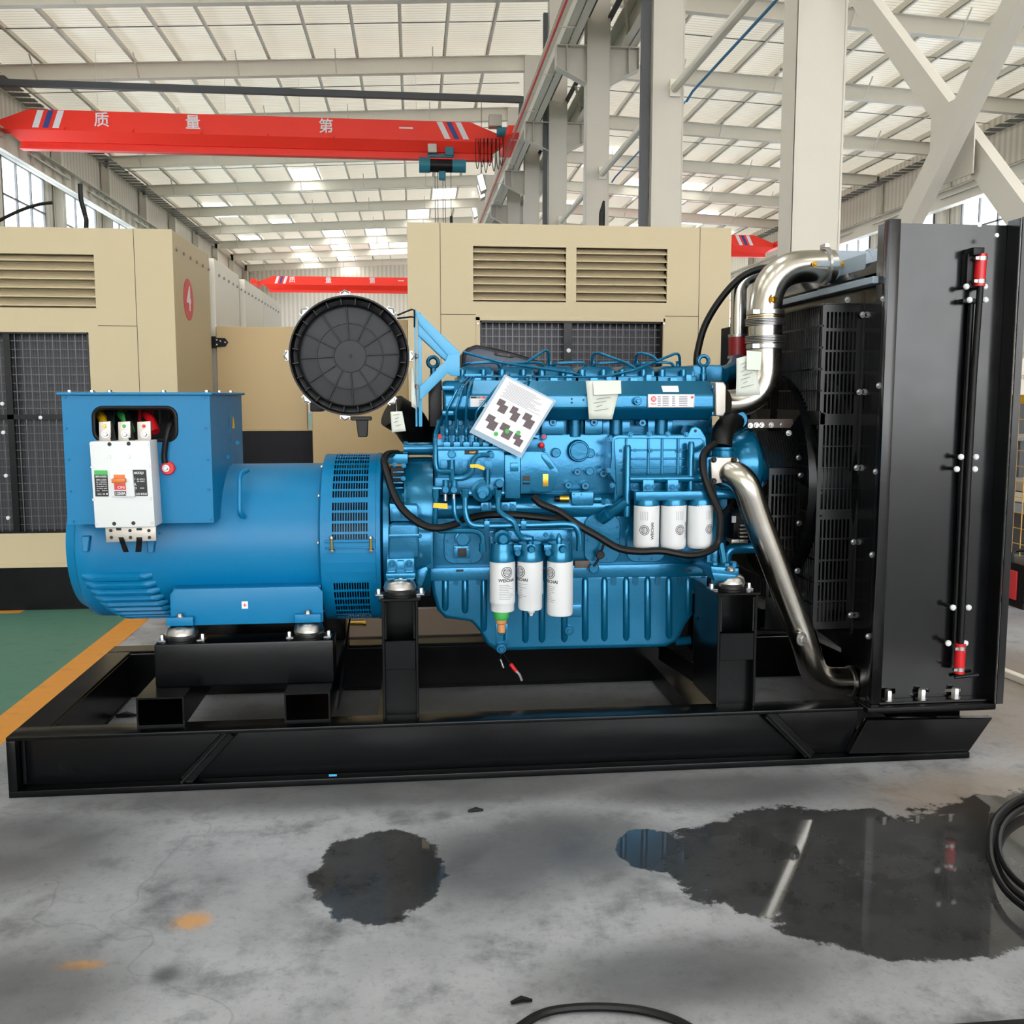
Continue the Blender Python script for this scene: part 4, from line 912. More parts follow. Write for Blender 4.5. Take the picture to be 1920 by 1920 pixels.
# side hatch covers along the crankcase
def hatch(x0_, y0_, x1_, y1_, Yf, bolts):
    a, b = at(x0_,y0_,Yf), at(x1_,y1_,Yf); r_ = min(b.x-a.x, a.z-b.z)*.28
    MB().prism([(x,Yf,z) for x,z in rrect(a.x,b.z,b.x,a.z,r_)], (0,.02,0)).build('hatch_cover', E, en, bev=.003)
    for px, py in bolts: ebolt(en, px, py, Yf, 2.6, E)
hatch(832, 990, 906, 1056, 4.245, ((838,1014),(837,1038),(857,1052),(881,1052),(902,1037)))
hatch(1096, 965, 1162, 1055, 4.245, ((1115,1048),(1139,1048),(1158,988),(1158,1010),(1102,1012),(1100,1035)))
hatch(1175, 985, 1248, 1053, 4.245, ((1181,988),(1181,1010),(1199,1047),(1222,1047)))
hatch(1264, 985, 1334, 1050, 4.245, ((1284,1047),(1306,1047),(1262,1030)))
ecyl(en, 'oil_filler_cap', 868, 1011, 15, 4.19, 4.245, E, prof=[(.75,0),(.8,.08),(.95,.1),(1,.25),(1,1)]); ebox(en, 'filler_neck', 851, 1024, 882, 1047, 4.215, 4.25, E)
ebox(en, 'filler_recess', 858, 1028, 875, 1044, 4.212, 4.22, M['ink'], bev=.002)
for px, py in ((853,1028),(853,1044),(880,1028),(880,1044)): ebolt(en, px, py, 4.215, 2, E, washer=False)
etube(en, 'dipstick', [(1133,1018,4.2),(1128,1032,4.2),(1120,1052,4.2),(1113,1062,4.2)], .006, M['blackm'])
ecyl(en, 'dipstick_cap', 1126, 1041, 8, 4.19, 4.215, M['blackm']); ecyl(en, 'dipstick_boss', 1114, 1066, 10, 4.2, 4.25, E)
ebox(en, 'number_pad', 1078, 1052, 1106, 1065, 4.225, 4.245, M['wood'], bev=.001)
for px in (855,1010,1283): ebox(en, 'pan_slot', px, 1068, px+14, 1072, 4.233, 4.24, M['ink'], bev=.0015)
# oil pan
panpts = [(805,1078),(1341,1076),(1333,1105),(1318,1135),(1300,1152),(1285,1175),(1272,1202),(1250,1214),(930,1221),(912,1208),(900,1185),(884,1166),(835,1160),(820,1145),(811,1115)]
epoly(en, 'oil_pan', panpts, 4.275, 4.84, E, bev=.02, seg=4)
def pan_bottom(px):
    best = 1076
    for i in range(len(panpts)):
        (xa,ya),(xb,yb) = panpts[i], panpts[(i+1)%len(panpts)]
        if min(xa,xb) <= px <= max(xa,xb) and abs(xa-xb) > 1: best = max(best, ya+(yb-ya)*(px-xa)/(xb-xa))
    return best
for px in (835,872,907,945,985,1016,1058,1097,1133,1174,1214,1254,1290,1318):
    yb_ = pan_bottom(px)-14; a, b = at(px,1082,4.277), at(px,yb_,4.277); r_ = .022
    MB().tube([a+V((0,.006,0)), a+V((0,-.0,-.02)), b+V((0,.0,.02)), b+V((0,.012,0))], [.012,r_*.75,r_*.75,.012], 12).build('pan_rib', E, en, ang=60)
for px in (855,898,1151,1192,1234,1276): # scalloped slots under the rail
    a, b = at(px-5,1079,4.268), at(px+5,1098,4.268)
    MB().prism([(x,4.268,z) for x,z in rrect(a.x,b.z,b.x,a.z,.011)], (0,.012,0)).build('pan_notch', ED, en)
ebox(en, 'pan_pad', 1062, 1134, 1090, 1157, 4.262, 4.29, E, bev=.004)
ecyl(en, 'pan_plug', 1067, 1183, 9, 4.255, 4.29, E); ebolt(en, 1067, 1183, 4.255, 5, E)
ecyl(en, 'pan_plug', 941, 1183, 9, 4.255, 4.29, E); ebolt(en, 941, 1183, 4.255, 5, E)
ecyl(en, 'drain_plug', 940, 1216, 10, 4.24, 4.3, E); ebolt(en, 940, 1216, 4.24, 6, E, h=.02)
ebox(en, 'drain_pad', 930, 1170, 952, 1212, 4.262, 4.29, E, bev=.004)
q0, q1 = at(1265,1203,4.4), at(1294,1200,4.4); MB().cyl((q0.x,4.4,q0.z),(q1.x,4.4,q1.z),.022,n=16).build('drain_pipe', E, en)
# rocker covers, six in a row
for k in range(6):
    xa_ = 862+75*k; a, b = at(xa_,686,4.45), at(xa_+64,716,4.45)
    MB().prism([(a.x,4.43,b.z-.02),(b.x,4.43,b.z-.02),(b.x,4.43,a.z-.018),(b.x-.02,4.45,a.z),(a.x+.02,4.45,a.z),(a.x,4.43,a.z-.018)], (0,.33,0)).build('rocker_cover', ED, en, bev=.012, seg=3)
    c = at(xa_+4,698,4.42); MB().cyl((c.x,4.42,c.z+.012),(c.x,4.42,c.z-.05),.018,n=14).build('head_stud', E, en)
    c = at(xa_+44,698,4.42); MB().cyl((c.x,4.42,c.z+.012),(c.x,4.42,c.z-.05),.015,n=14).build('head_stud', E, en)
    ebox(en, 'cylinder_head', xa_-3, 705, xa_+68, 778, 4.4, 4.8, ED, bev=.006)
    ebox(en, 'head_clamp', xa_+20, 708, xa_+34, 721, 4.36, 4.4, E, bev=.003)
    ebox(en, 'injector_nut', xa_+50, 702, xa_+60, 720, 4.37, 4.42, E, bev=.003)
# injector fuel pipes over the heads
inj = [(945,0),(1031,658),(1111,662),(1192,662),(1272,662)]
IP = lambda pts, nm='injector_pipe', r_=.0065: etube(en, nm, pts, r_, E, n=8, fil=.025)
IP([(868,660,4.4),(945,681,4.36),(1075,699,4.38),(1090,705,4.4)])
IP([(986,680,4.38),(1021,657,4.42),(1028,658,4.45),(1030,690,4.5)])
IP([(1110,690,4.5),(1111,664,4.45),(1122,661,4.42),(1178,682,4.38),(1190,690,4.38)])
IP([(1192,690,4.5),(1192,666,4.45),(1200,661,4.42),(1225,667,4.4),(1233,678,4.38)])
IP([(1140,705,4.38),(1190,694,4.36),(1268,662,4.42),(1274,666,4.45),(1275,690,4.5)])
for (xa_,xb_) in ((868,940),(1035,1102),(1112,1188),(1192,1266)):
    IP([(xa_,686,4.47),(xa_+8,681,4.44),(xb_-18,679,4.44),(xb_-6,681,4.45),(xb_,694,4.47)], 'leak_off_pipe', .007)
IP([(945,681,4.44),(1010,680,4.44),(1020,684,4.46),(1023,694,4.47)], 'leak_off_pipe', .007)
for px, py in ((945,686),(960,684),(1030,682),(1111,682),(1192,682),(1272,682)):
    q = at(px,py,4.5); MB().cyl(q+V((0,0,-.03)), q+V((0,0,.012)), .013, n=6).build('injector_fitting', E, en)
    q = at(px-8,692,4.47); bolt(en, q, (0,-1,.3), .009, E)
IP([(885,707,4.37),(930,706,4.36),(1110,707,4.36),(1150,704,4.37)], 'rail_pipe', .005)
ebox(en, 'pipe_clamp', 871, 701, 903, 707, 4.33, 4.38, E, bev=.002); ebox(en, 'pipe_clamp', 882, 708, 902, 716, 4.34, 4.38, E, bev=.002)
# intake manifold
a, b = at(832,713,4.2), at(1340,788,4.2); za, zb_ = a.z, b.z; h = za-zb_
sec = [(4.42,za),(4.28,za),(4.2,za-h*.36),(4.2,za-h*.70),(4.26,zb_),(4.42,zb_)]
MB().prism([(a.x,y,z) for y,z in sec], (b.x-a.x,0,0)).build('intake_manifold', E, en, bev=.012, seg=3)
ebox(en, 'manifold_pad', 984, 743, 1166, 763, 4.188, 4.21, M['lblue'], bev=.004)
for px, py in ((1072,748),(1072,755),(1094,750),(1155,750)): ecyl(en, 'pad_hole', px, py, 2, 4.187, 4.19, M['ink'], n=10)
ecyl(en, 'manifold_plug', 1196, 752, 8, 4.18, 4.21, E); ebolt(en, 1196, 752, 4.18, 4.5, E, washer=False)
for px, py in ((826,728),(826,775)): ebox(en, 'manifold_lug', px+3, py-5, px+26, py+4, 4.19, 4.25, E, bev=.004)
for px in (1262,1330): 
    for py in (726,776): ebox(en, 'manifold_lug', px+5 if px > 1300 else px, py-4, px+14, py+4, 4.22, 4.28, E, bev=.004) if px > 1300 else None
epoly(en, 'end_flange', [(1341,716),(1358,716),(1362,724),(1361,772),(1357,781),(1342,780)], 4.19, 4.44, M['alu'], bev=.008, seg=3)
# nameplate, stickers
U, W = V((1,0,0)), V((0,0,1))
np_ = ebox(en, 'nameplate', 1215, 739, 1302, 764, 4.189, 4.2, M['alu'], bev=.001, label='silver engine nameplate with red emblem')
ebox(en, 'nameplate_face', 1217, 741, 1300, 762.5, 4.1885, 4.19, M['paper'], bev=0)
def etext(txt, x, y, hpx, mat, Yp, fitpx=None, par=None, **k): return text_on(par or en, txt, at(x,y,Yp), U, W, mm(hpx,x,y,Yp)*1.35, mat, fit=mm(fitpx,x,y,Yp) if fitpx else None, **k)
c = at(1225.5,748,4.1878); MB().lathe([(.0125,0),(.0125,.001)], c, (0,-1,0), 20).build('emblem', M['redp'], en)
for k in (-1,0,1): MB().box((c.x-.008,4.1855,c.z+k*.005-.001),(c.x+.008,4.187,c.z+k*.005+.001)).build('emblem_bar', M['paper'], en)
etext('WEICHAI', 1225.5, 757.5, 3, M['redp'], 4.188, 11)
for k in range(5):
    for (xx, ww) in ((1236,6),(1248,12),(1263,6),(1281,16)):
        q = at(xx,744+k*4,4.188); w = mm(ww,xx,750,4.188)/2; MB().box((q.x-w,4.1875,q.z-.0018),(q.x+w,4.1885,q.z+.0018)).build('printed_line', M['greyink'], en, smooth=False)
ecyl(en, 'plate_emblem', 1298, 745, 2.6, 4.187, 4.1885, M['redp'], n=12)
def slant(par, name, pts, mat):   # sticker on the sloping top face of the manifold
    y0_, z0_, y1_, z1_ = 4.28, za, 4.2, za-h*.36; P = []
    for px, py in pts:
        d = ray(px,py); nrm = V((0, z1_-z0_, -(y1_-y0_))); o_ = V((0,y0_,z0_)); t_ = (o_-CAM).dot(nrm)/d.dot(nrm); P.append(CAM+d*t_+V((0,-.0015,.0012)))
    return MB().prism(P, (0,.002,-.0015)).build(name, mat, par, smooth=False)
slant(en, 'sticker', [(1240,724),(1271,724),(1273,735),(1243,735)], M['paper'])
st = ebox(en, 'sticker', 882, 743, 911, 762.5, 4.198, 4.2, M['paper'], bev=0)
ebox(en, 'sticker_band', 882.5, 743.5, 900, 747, 4.197, 4.199, M['ink'], bev=0); ebox(en, 'sticker_band', 900, 743.5, 910.5, 747, 4.197, 4.199, M['redp'], bev=0); etext('WEICHAI', 899, 745.2, 2.4, M['paper'], 4.1965, 12)
for k in range(3): ebox(en, 'printed_line', 898, 750+k*3.5, 909, 751.3+k*3.5, 4.197, 4.199, M['greyink'], bev=0)
# injection pump with delivery valves
ebox(en, 'injection_pump', 819, 841, 946, 895, 4.12, 4.32, E, bev=.006)
ebox(en, 'pump_lower', 815, 895, 946, 925, 4.1, 4.3, ED, bev=.01)
ebox(en, 'pump_top_ledge', 820, 838, 946, 844, 4.11, 4.3, E, bev=.002)
for px in (826,845,866,886,908): ebox(en, 'pump_window', px, 862, px+15, 890, 4.118, 4.13, ED, bev=.003)
for k, px in enumerate((838,856.5,874.5,893,911.5,930)):
    q = at(px,837,4.2)
    MB().lathe([(.014,0),(.014,.022),(.010,.026),(.012,.036),(.008,.044),(.012,.05),(.012,.075),(.009,.08)], q, (0,0,1), 14).build('delivery_valve', E, en)
    ebox(en, 'valve_clamp', px-6, 829, px+6, 839, 4.17, 4.25, E, bev=.002)
    MB().cyl(q+V((0,0,.078)), q+V((0,0,.12)), .0095, n=6).build('pipe_nut', E, en)
for pts in ([(838,806,4.2),(837.5,770,4.16),(862,722,4.16),(880,706,4.36)], [(855.5,806,4.2),(855,770,4.16),(868,726,4.16),(886,706,4.36)], [(873.5,806,4.2),(874,768,4.16),(879,728,4.16),(890,706,4.36)],
            [(892.5,806,4.2),(892,772,4.16),(910,752,4.16),(944,712,4.2),(955,702,4.37)], [(911,806,4.2),(911,790,4.17),(940,770,4.17),(985,716,4.2),(1000,704,4.37)]): IP(pts, 'injector_pipe', .0058)
ebox(en, 'pump_plate', 871, 844.5, 897, 852, 4.116, 4.12, M['ink'], bev=.0008); etext('机械泵', 886, 848.5, 3, M['brass'], 4.1155, 12)
ecyl(en, 'pump_knob', 847, 852, 7.5, 4.08, 4.12, E); ecyl(en, 'banjo', 920, 853, 7, 4.07, 4.12, E, prof=[(.8,0),(1,.1),(1,1)]); ebolt(en, 921, 854, 4.07, 4.5, E)
q = at(847,862,4.1); MB().cyl(q, q+V((0,0,-.07)), .014, n=12).build('hose_union', E, en)
ecyl(en, 'red_cap', 824, 819, 5, 4.2, 4.24, M['redp'])
etube(en, 'breather_pipe', [(830,782,4.28),(821,800,4.2),(816,820,4.12),(816,870,4.1),(820,884,4.1),(848,884,4.08)], .0105, M['eblue'], fil=.03)
etube(en, 'fuel_hose', [(848,897,4.08),(870,897,4.07),(885,888,4.06),(887,862,4.06),(898,853,4.06),(917,853,4.07)], .011, E, fil=.03)
for px, py, wd_ in ((848,890,9),(849,899,13)): q = at(px,py,4.08); MB().cyl(q+V((0,0,.014)), q+V((0,0,-.014)), mm(wd_/2,px,py,4.08), n=8).build('union_nut', E, en)
# lift pump and banjo bolts
for px in (835.5,851.5):
    ecyl(en, 'banjo_bolt', px, 919, 7, 4.03, 4.1, E, prof=[(.8,0),(1,.06),(1,1)]); q = at(px,900,4.07); MB().cyl(q, q+V((0,0,-.05)), .014, n=12).build('banjo_body', E, en)
    q = at(px-.5,926,4.07); MB().cyl(q, q+V((0,0,-.03)), .008, n=10).build('banjo_stem', M['zinc'], en)
c0, c1 = at(812,916,4.1), at(945,924,4.1); MB().tube([(c0.x,4.1,c0.z),(at(834,916,4.1).x,4.1,c0.z)],.011,10).tube([(at(863,923,4.1).x,4.1,c1.z),(c1.x,4.1,c1.z)],.014,10).build('cross_pipe', E, en)
ecyl(en, 'lift_pump', 906, 922, 21, 4.04, 4.14, E, prof=[(.5,0),(.7,.1),(.72,.3),(1,.35),(1,1)]); ecyl(en, 'lift_pump_cap', 904.5, 928, 8, 4.02, 4.06, E)
epoly(en, 'lift_pump_neck', [(889,918),(902,897),(912,910),(914,930),(893,930)], 4.09, 4.15, E, bev=.004)
q = at(914,880,4.08); MB().cyl(q, q+V((0,0,-.065)), .0125, n=14).build('primer_pump', ED, en); q = at(914.5,905,4.08); MB().cyl(q, q+V((0,0,-.03)), .009, n=12).build('primer_stem', M['alu'], en)
ecyl(en, 'timing_cover', 937, 907, 8, 4.07, 4.12, ED); ebox(en, 'timing_pad', 930, 898, 945, 922, 4.1, 4.14, E, bev=.006)
for x0_ in (902,940): ebox(en, 'pump_bracket', x0_, 942, x0_+19, 962, 4.16, 4.28, E, bev=.003); ebolt(en, x0_+7, 950, 4.16, 3.6, E)
ebox(en, 'pump_bracket', 955, 941, 968, 962, 4.16, 4.28, E, bev=.003); ebolt(en, 961, 950, 4.16, 3.6, E)
# governor housing
ebox(en, 'governor_housing', 946, 852, 976, 935, 4.13, 4.32, E, bev=.008)
epoly(en, 'governor_cover', [(976,846),(1014,846),(1025,848),(1046,882),(1047,888),(1044,902),(1036,922),(976,926)], 4.14, 4.32, E, bev=.006)
epoly(en, 'governor_lid', [(1016,852),(1024,852),(1040,878),(1032,880),(1016,858)], 4.133, 4.142, E, bev=.002)
ebox(en, 'governor_recess', 980, 892, 994, 909, 4.138, 4.142, M['ink'], bev=.001); q0, q1 = at(980,904,4.135), at(994,904,4.135); MB().cyl((q0.x,4.137,q0.z),(q1.x,4.137,q1.z),.007,n=10).build('governor_shaft', E, en)
ebox(en, 'governor_plate', 1018, 889, 1028, 912, 4.137, 4.141, M['brass'], bev=.001)
epoly(en, 'governor_top', [(985,825),(1008,822),(1018,828),(1024,846),(985,846)], 4.17, 4.28, ED, bev=.006)
q = at(1015.5,835,4.15); MB().ball((q.x,4.15,q.z), .014, 14).build('stop_button', M['red'], en)
ebox(en, 'governor_step', 957, 868, 972, 884, 4.115, 4.14, E, bev=.004)
# low pressure pipes at the front of the block
etube(en, 'fuel_pipe', [(817,925,4.06),(817,945,4.06),(815,985,4.07),(822,995,4.06),(890,995,4.06),(902,1000,4.06),(906,1012,4.06),(905,1030,4.06)], .0125, E, fil=.05)
etube(en, 'fuel_pipe', [(851,936,4.06),(852,965,4.05),(862,984,4.06),(880,984,4.08),(1000,983,4.09),(1070,979,4.09),(1082,988,4.08),(1085,1018,4.07)], .0105, E, fil=.05)
etube(en, 'fuel_pipe', [(872,928,4.06),(872,962,4.04),(880,984,4.04),(905,986,4.05),(1000,984,4.05),(1060,982,4.05),(1078,984,4.05),(1087,1000,4.05),(1087,1020,4.05)], .0125, E, fil=.06)
etube(en, 'fuel_pipe', [(934,928,4.06),(934,958,4.04),(950,970,4.02),(965,978,4.01),(970,998,4.01),(978,1010,4.02),(995,1010,4.03)], .0125, E, fil=.05)
for px in (912,981): ebox(en, 'pipe_clip', px-4, 977, px+6, 992, 4.025, 4.08, E, bev=.003); ebolt(en, px, 975, 4.04, 3, E, washer=False)
for px, py in ((905,1027),(1087,1026),(817,926),(872,926),(934,927)): q = at(px,py,4.06); MB().cyl(q+V((0,0,-.016)), q+V((0,0,.02)), .016, n=8).build('pipe_nut', E, en)
# yellow tags on the pipes
for pts in ([(813,943),(839,944),(839,954),(812,952)], [(881,871),(896,870),(909,876),(908,882),(894,877),(882,877)]):
    epoly(en, 'yellow_tag', pts, 4.03, 4.034, M['yellow'], bev=0)
# fuel filter heads
ebox(en, 'filter_bracket', 918, 995, 1092, 1030, 4.14, 4.2, E, bev=.004)
for px, py in ((921,1002),(1023,1003),(1068,1003)): ebolt(en, px, py, 4.14, 3.4, E)
ecyl(en, 'prefilter_bowl', 944, 1012, 17, 4.0, 4.12, E, prof=[(.45,0),(.6,.06),(.66,.25),(.95,.3),(1,.4),(1,1)])
for dx, dy in ((-12,-10),(12,-10),(-12,10),(12,10)): ebolt(en, 944+dx, 1012+dy, 4.035, 2.8, E)
for k, (px, yt, yb_) in enumerate(((942,1031,1052),(994,1031,1051),(1050,1030,1051))):
    c = at(px,yt,4.05); d = at(px,yb_,4.05); r_ = mm(25,px,yt,4.05)
    MB().lathe([(r_*.86,c.z+.03),(r_*.9,c.z),(r_*.98,c.z-.01),(r_,d.z+.005),(r_,d.z)], (c.x,4.06,0), (0,0,1), 32).build('filter_head', E, en)
    if k: ecyl(en, 'bleed_bolt', px+(3 if k == 1 else 6), 1031, 7.5, 3.985, 4.05, E, prof=[(.7,0),(1,.2),(1,1)])
for px in (971,1028): ecyl(en, 'joint_bolt', px, 1037, 6, 4.0, 4.06, E); ebox(en, 'filter_link', px-8, 1022, px+8, 1034, 4.03, 4.07, E)
q = at(994,1006,4.05); MB().cyl(q, q+V((0,0,-.06)), .016, n=12).build('filter_union', E, en)
c = at(1048,1010,4.05); MB().lathe([(.012,0),(.014,.03),(.006,.05),(.001,.055)], c+V((0,0,-.03)), (0,0,1), 14).build('bleed_knob', E, en)
# spin-on filters: white cans with printed emblem
def wrap(me, c, r, a0):
    for v_ in me.vertices:
        u, w_, d_ = v_.co; th = a0+u/r; rr_ = r+.0004+abs(d_)*.3; v_.co = (c.x+rr_*math.sin(th), c.y-rr_*math.cos(th), c.z+w_)
    me.update(); return me
def emblem_mesh(R_, bars_vertical=False):
    m = MB()
    def ring(r0, r1, n=28):
        o = len(m.v)
        for k in range(n): a_ = 2*math.pi*k/n; m.v += [V((r0*math.cos(a_),r0*math.sin(a_),0)), V((r1*math.cos(a_),r1*math.sin(a_),0))]
        for k in range(n): j = (k+1)%n; m.f.append((o+2*k,o+2*k+1,o+2*j+1,o+2*j))
    ring(R_*.88,R_); ring(R_*.60,R_*.72)
    for q in (-.36,-.12,.12,.36):
        hw = math.sqrt(.62**2-q*q)*R_; t_ = .045*R_; n = 6; o = len(m.v)
        for k in range(n+1):
            x_ = -hw+2*hw*k/n
            m.v += [V((x_,q*R_-t_,0)),V((x_,q*R_+t_,0))] if not bars_vertical else [V((q*R_+t_,x_,0)),V((q*R_-t_,x_,0))]
        for k in range(n): m.f.append((o+2*k,o+2*k+2,o+2*k+3,o+2*k+1))
    return m.mesh('emblem', smooth=False)
def can(px, yt, yb_, Yc, rpx, prof, label, az, vert=False, lines=True):
    c = at(px,yt,Yc); d = at(px,yb_,Yc); r_ = mm(rpx,px,(yt+yb_)/2,Yc); hgt = c.z-d.z
    o = MB().lathe([(r_*a_, -hgt*h_) for a_, h_ in prof], (c.x,Yc,c.z), (0,0,1), 40).build('filter_can', M['white'], en, label=label)
    o.data.flip_normals()
    if not vert:
        me = emblem_mesh(.0255); me.materials.append(M['ink']); wrap(me, V((c.x,Yc,c.z-hgt*.2)), r_, az); link('emblem', me, o)
        me = text_mesh('WEICHAI', .0185, M['ink'], 'lettering', .0, .0006)
        wrap(me, V((c.x,Yc,c.z-hgt*.36)), r_, az); link('lettering', me, o)
        for k in range(9):
            w_ = random.uniform(.02,.036); z_ = c.z-hgt*(.45+.035*k); m = MB(); n = 5
            for j in range(n+1): x_ = -.035+2*w_*j/n; m.v += [V((x_,-.0009,0)),V((x_,.0009,0))]
            for j in range(n): m.f.append((2*j,2*j+2,2*j+3,2*j+1))
            me = m.mesh('printed_line', smooth=False); me.materials.append(M['greyink']); wrap(me, V((c.x,Yc,z_)), r_, az); link('printed_line', me, o)
    else:
        me = emblem_mesh(.0225, True); me.materials.append(M['ink']); wrap(me, V((c.x,Yc,c.z-hgt*.55)), r_, az); link('emblem', me, o)
        me = text_mesh('WEICHAI', .0185, M['ink'], 'lettering', .0, .0005)
        for v_ in me.vertices: v_.co = (-v_.co.y+.037, v_.co.x, 0)
        wrap(me, V((c.x,Yc,c.z-hgt*.57)), r_, az); link('lettering', me, o)
        for k in range(5):
            m = MB(); x_ = -.018+.008*k; m.v = [V((x_-.0008,-.02,0)),V((x_+.0008,-.02,0)),V((x_+.0008,.02,0)),V((x_-.0008,.02,0))]; m.f = [(0,1,2,3)]
            me = m.mesh('printed_line', smooth=False); me.materials.append(M['greyink']); wrap(me, V((c.x,Yc,c.z-hgt*.22)), r_, az); link('printed_line', me, o)
    return o
P1 = [(1,0),(1,.80),(.985,.84),(.93,.86),(.93,.97),(.90,1.0),(.2,1.0)]
can(942, 1051, 1144, 4.06, 24, P1, 'white fuel filter with glass bowl below', .28)
can(994, 1051, 1141, 4.06, 24, [(1,0),(1,.68),(.95,.70),(.95,.96),(.90,1.0),(.2,1.0)], 'white fuel filter in the middle of the lower three', -.98)
can(1050, 1051, 1152, 4.06, 24.5, [(1,0),(1,.95),(.97,.985),(.90,1.0),(.2,1.0)], 'tall white fuel filter at the right of the lower three', -.98)
c = at(940,1145,4.06)
MB().lathe([(.033,0),(.035,-.012),(.033,-.03),(.024,-.042)], (c.x,4.06,c.z), (0,0,1), 24).build('water_bowl', M['green'], en)
MB().lathe([(.026,-.04),(.024,-.055),(.018,-.06),(.018,-.095),(.012,-.1)], (c.x,4.06,c.z), (0,0,1), 20).build('bowl_sensor', paint('amber plastic',(196,136,88),.35), en)
c = at(996,1142,4.06); MB().lathe([(.016,0),(.016,-.014),(.01,-.018),(.006,-.03)], (c.x,4.06,c.z), (0,0,1), 16).build('drain_cock', M['white'], en)
# oil cooler and its filters
YO = 4.2
epoly(en, 'oil_cooler_cover', [(1146,826),(1150,817),(1160,815),(1290,815),(1296,802),(1304,798),(1314,804),(1324,820),(1326,850),(1324,935),(1190,938),(1176,940),(1160,960),(1150,960),(1152,905),(1142,890),(1146,860)], YO, 4.34, E, bev=.008, seg=3)
epoly(en, 'cooler_panel', [(1152,824),(1160,821),(1316,822),(1321,832),(1320,930),(1156,930)], YO-.008, YO+.01, E, bev=.005)
for px in (1174,1216,1242,1272): a, b = at(px-1.6,822,YO-.018), at(px+1.6,890,YO-.018); MB().box((a.x,YO-.018,b.z),(b.x,YO,a.z)).build('cooler_rib', E, en, bev=.002)
for py in (844,860,876): a, b = at(1184,py-1.4,YO-.016), at(1290,py+1.4,YO-.016); MB().box((a.x,YO-.016,b.z),(b.x,YO,a.z)).build('cooler_rib', E, en, bev=.002)
for px, py in ((1145,823),(1182,815),(1217,814),(1252,814),(1287,815),(1141,854),(1141,882),(1148,910),(1139,940),(1163,845),(1165,881),(1190,844),(1190,880),(1286,844),(1286,881),(1310,844),(1310,880),(1188,910),(1286,910),(1305,908)): ebolt(en, px, py, YO-.004, 3.3, E)
for px in (1220,1275): ecyl(en, 'cooler_boss', px, 845, 4.2, YO-.03, YO, E); ecyl(en, 'plug_socket', px, 845, 1.8, YO-.031, YO-.028, M['ink'], n=8)
ecyl(en, 'eye_hole', 1304, 808, 3, YO-.001, YO+.002, M['ink'], n=12)
def vtube(px, y0_, y1_, Yc, rpx, nm): a, b = at(px,y0_,Yc), at(px,y1_,Yc); r_ = mm(rpx,px,y0_,Yc); return MB().tube([(a.x,Yc,a.z),(a.x,Yc,a.z-.012),(a.x,Yc,b.z)], [r_*.7,r_,r_], 18).build(nm, E, en)
vtube(1177, 834, 968, 4.15, 6.3, 'oil_pipe'); vtube(1296, 828, 925, 4.15, 6.3, 'oil_pipe')
a, b = at(1180,898,4.15), at(1318,896,4.15); MB().tube([(a.x,4.15,a.z),(b.x,4.15,a.z)], .019, 16).build('oil_pipe', E, en)
a, b = at(1200,928,4.14), at(1345,928,4.14); MB().tube([(a.x,4.14,a.z),(b.x+.15,4.14,a.z)], .024, 16).build('oil_gallery', E, en)
etube(en, 'oil_return_pipe', [(1176,940,4.15),(1150,958,4.18),(1130,972,4.22)], .024, E, n=16); etube(en, 'hose_end', [(1142,963,4.19),(1128,973,4.22)], .028, E, n=16)
for x0_ in (1206,1252): ebox(en, 'filter_strap', x0_, 900, x0_+20, 928, 4.115, 4.15, E, bev=.003); ebolt(en, x0_+8, 914, 4.115, 4.5, E); ebolt(en, x0_+18, 912, 4.12, 3, E)
ebox(en, 'oil_filter_head', 1192, 922, 1334, 938, 4.08, 4.2, E, bev=.006)
for k, px in enumerate((1212.5,1263,1313)):
    c, d = at(px,934,4.12), at(px,947,4.12); r_ = mm(24,px,940,4.12); MB().lathe([(r_*.95,c.z-d.z+.0),(r_,c.z-d.z-.006),(r_,0)], (c.x,4.12,d.z), (0,0,1), 32).build('filter_head', E, en)
OP = [(1,0),(1,.90),(.97,.96),(.88,1.0),(.2,1.0)]
can(1212.5, 947, 1027, 4.12, 24, OP, 'white oil filter with lettering turned upright, left of the upper three', -.40, True)
can(1263, 946, 1027, 4.12, 24, OP, 'white oil filter in the middle of the upper three', .30, True)
can(1313, 945, 1026, 4.12, 24, OP, 'white oil filter beside the black hose', .55, True)
# lifting eyes
for px, py, Yc in ((812,679,4.5),(1319,677,4.5)):
    c = at(px,py,Yc); r_ = mm(9.5,px,py,Yc); n = 24
    MB().tube([c+V((r_*math.cos(2*math.pi*k/n),0,r_*math.sin(2*math.pi*k/n))) for k in range(n)]+[c+V((r_,0,0))], .0095, 10, False).build('lifting_eye', ED, en)
    MB().lathe([(.014,0),(.014,-.03),(.018,-.034),(.018,-.06),(.014,-.062),(.014,-.14)], c+V((0,0,-r_-.004)), (0,0,1), 14).build('eye_shank', E, en)
ebox(en, 'thermostat_housing', 1300, 684, 1355, 716, 4.5, 4.75, ED, bev=.01)
etube(en, 'coolant_elbow', [(1350,705,4.6),(1372,698,4.7),(1384,680,4.9),(1384,665,5.0)], .045, E, n=18, fil=.08)
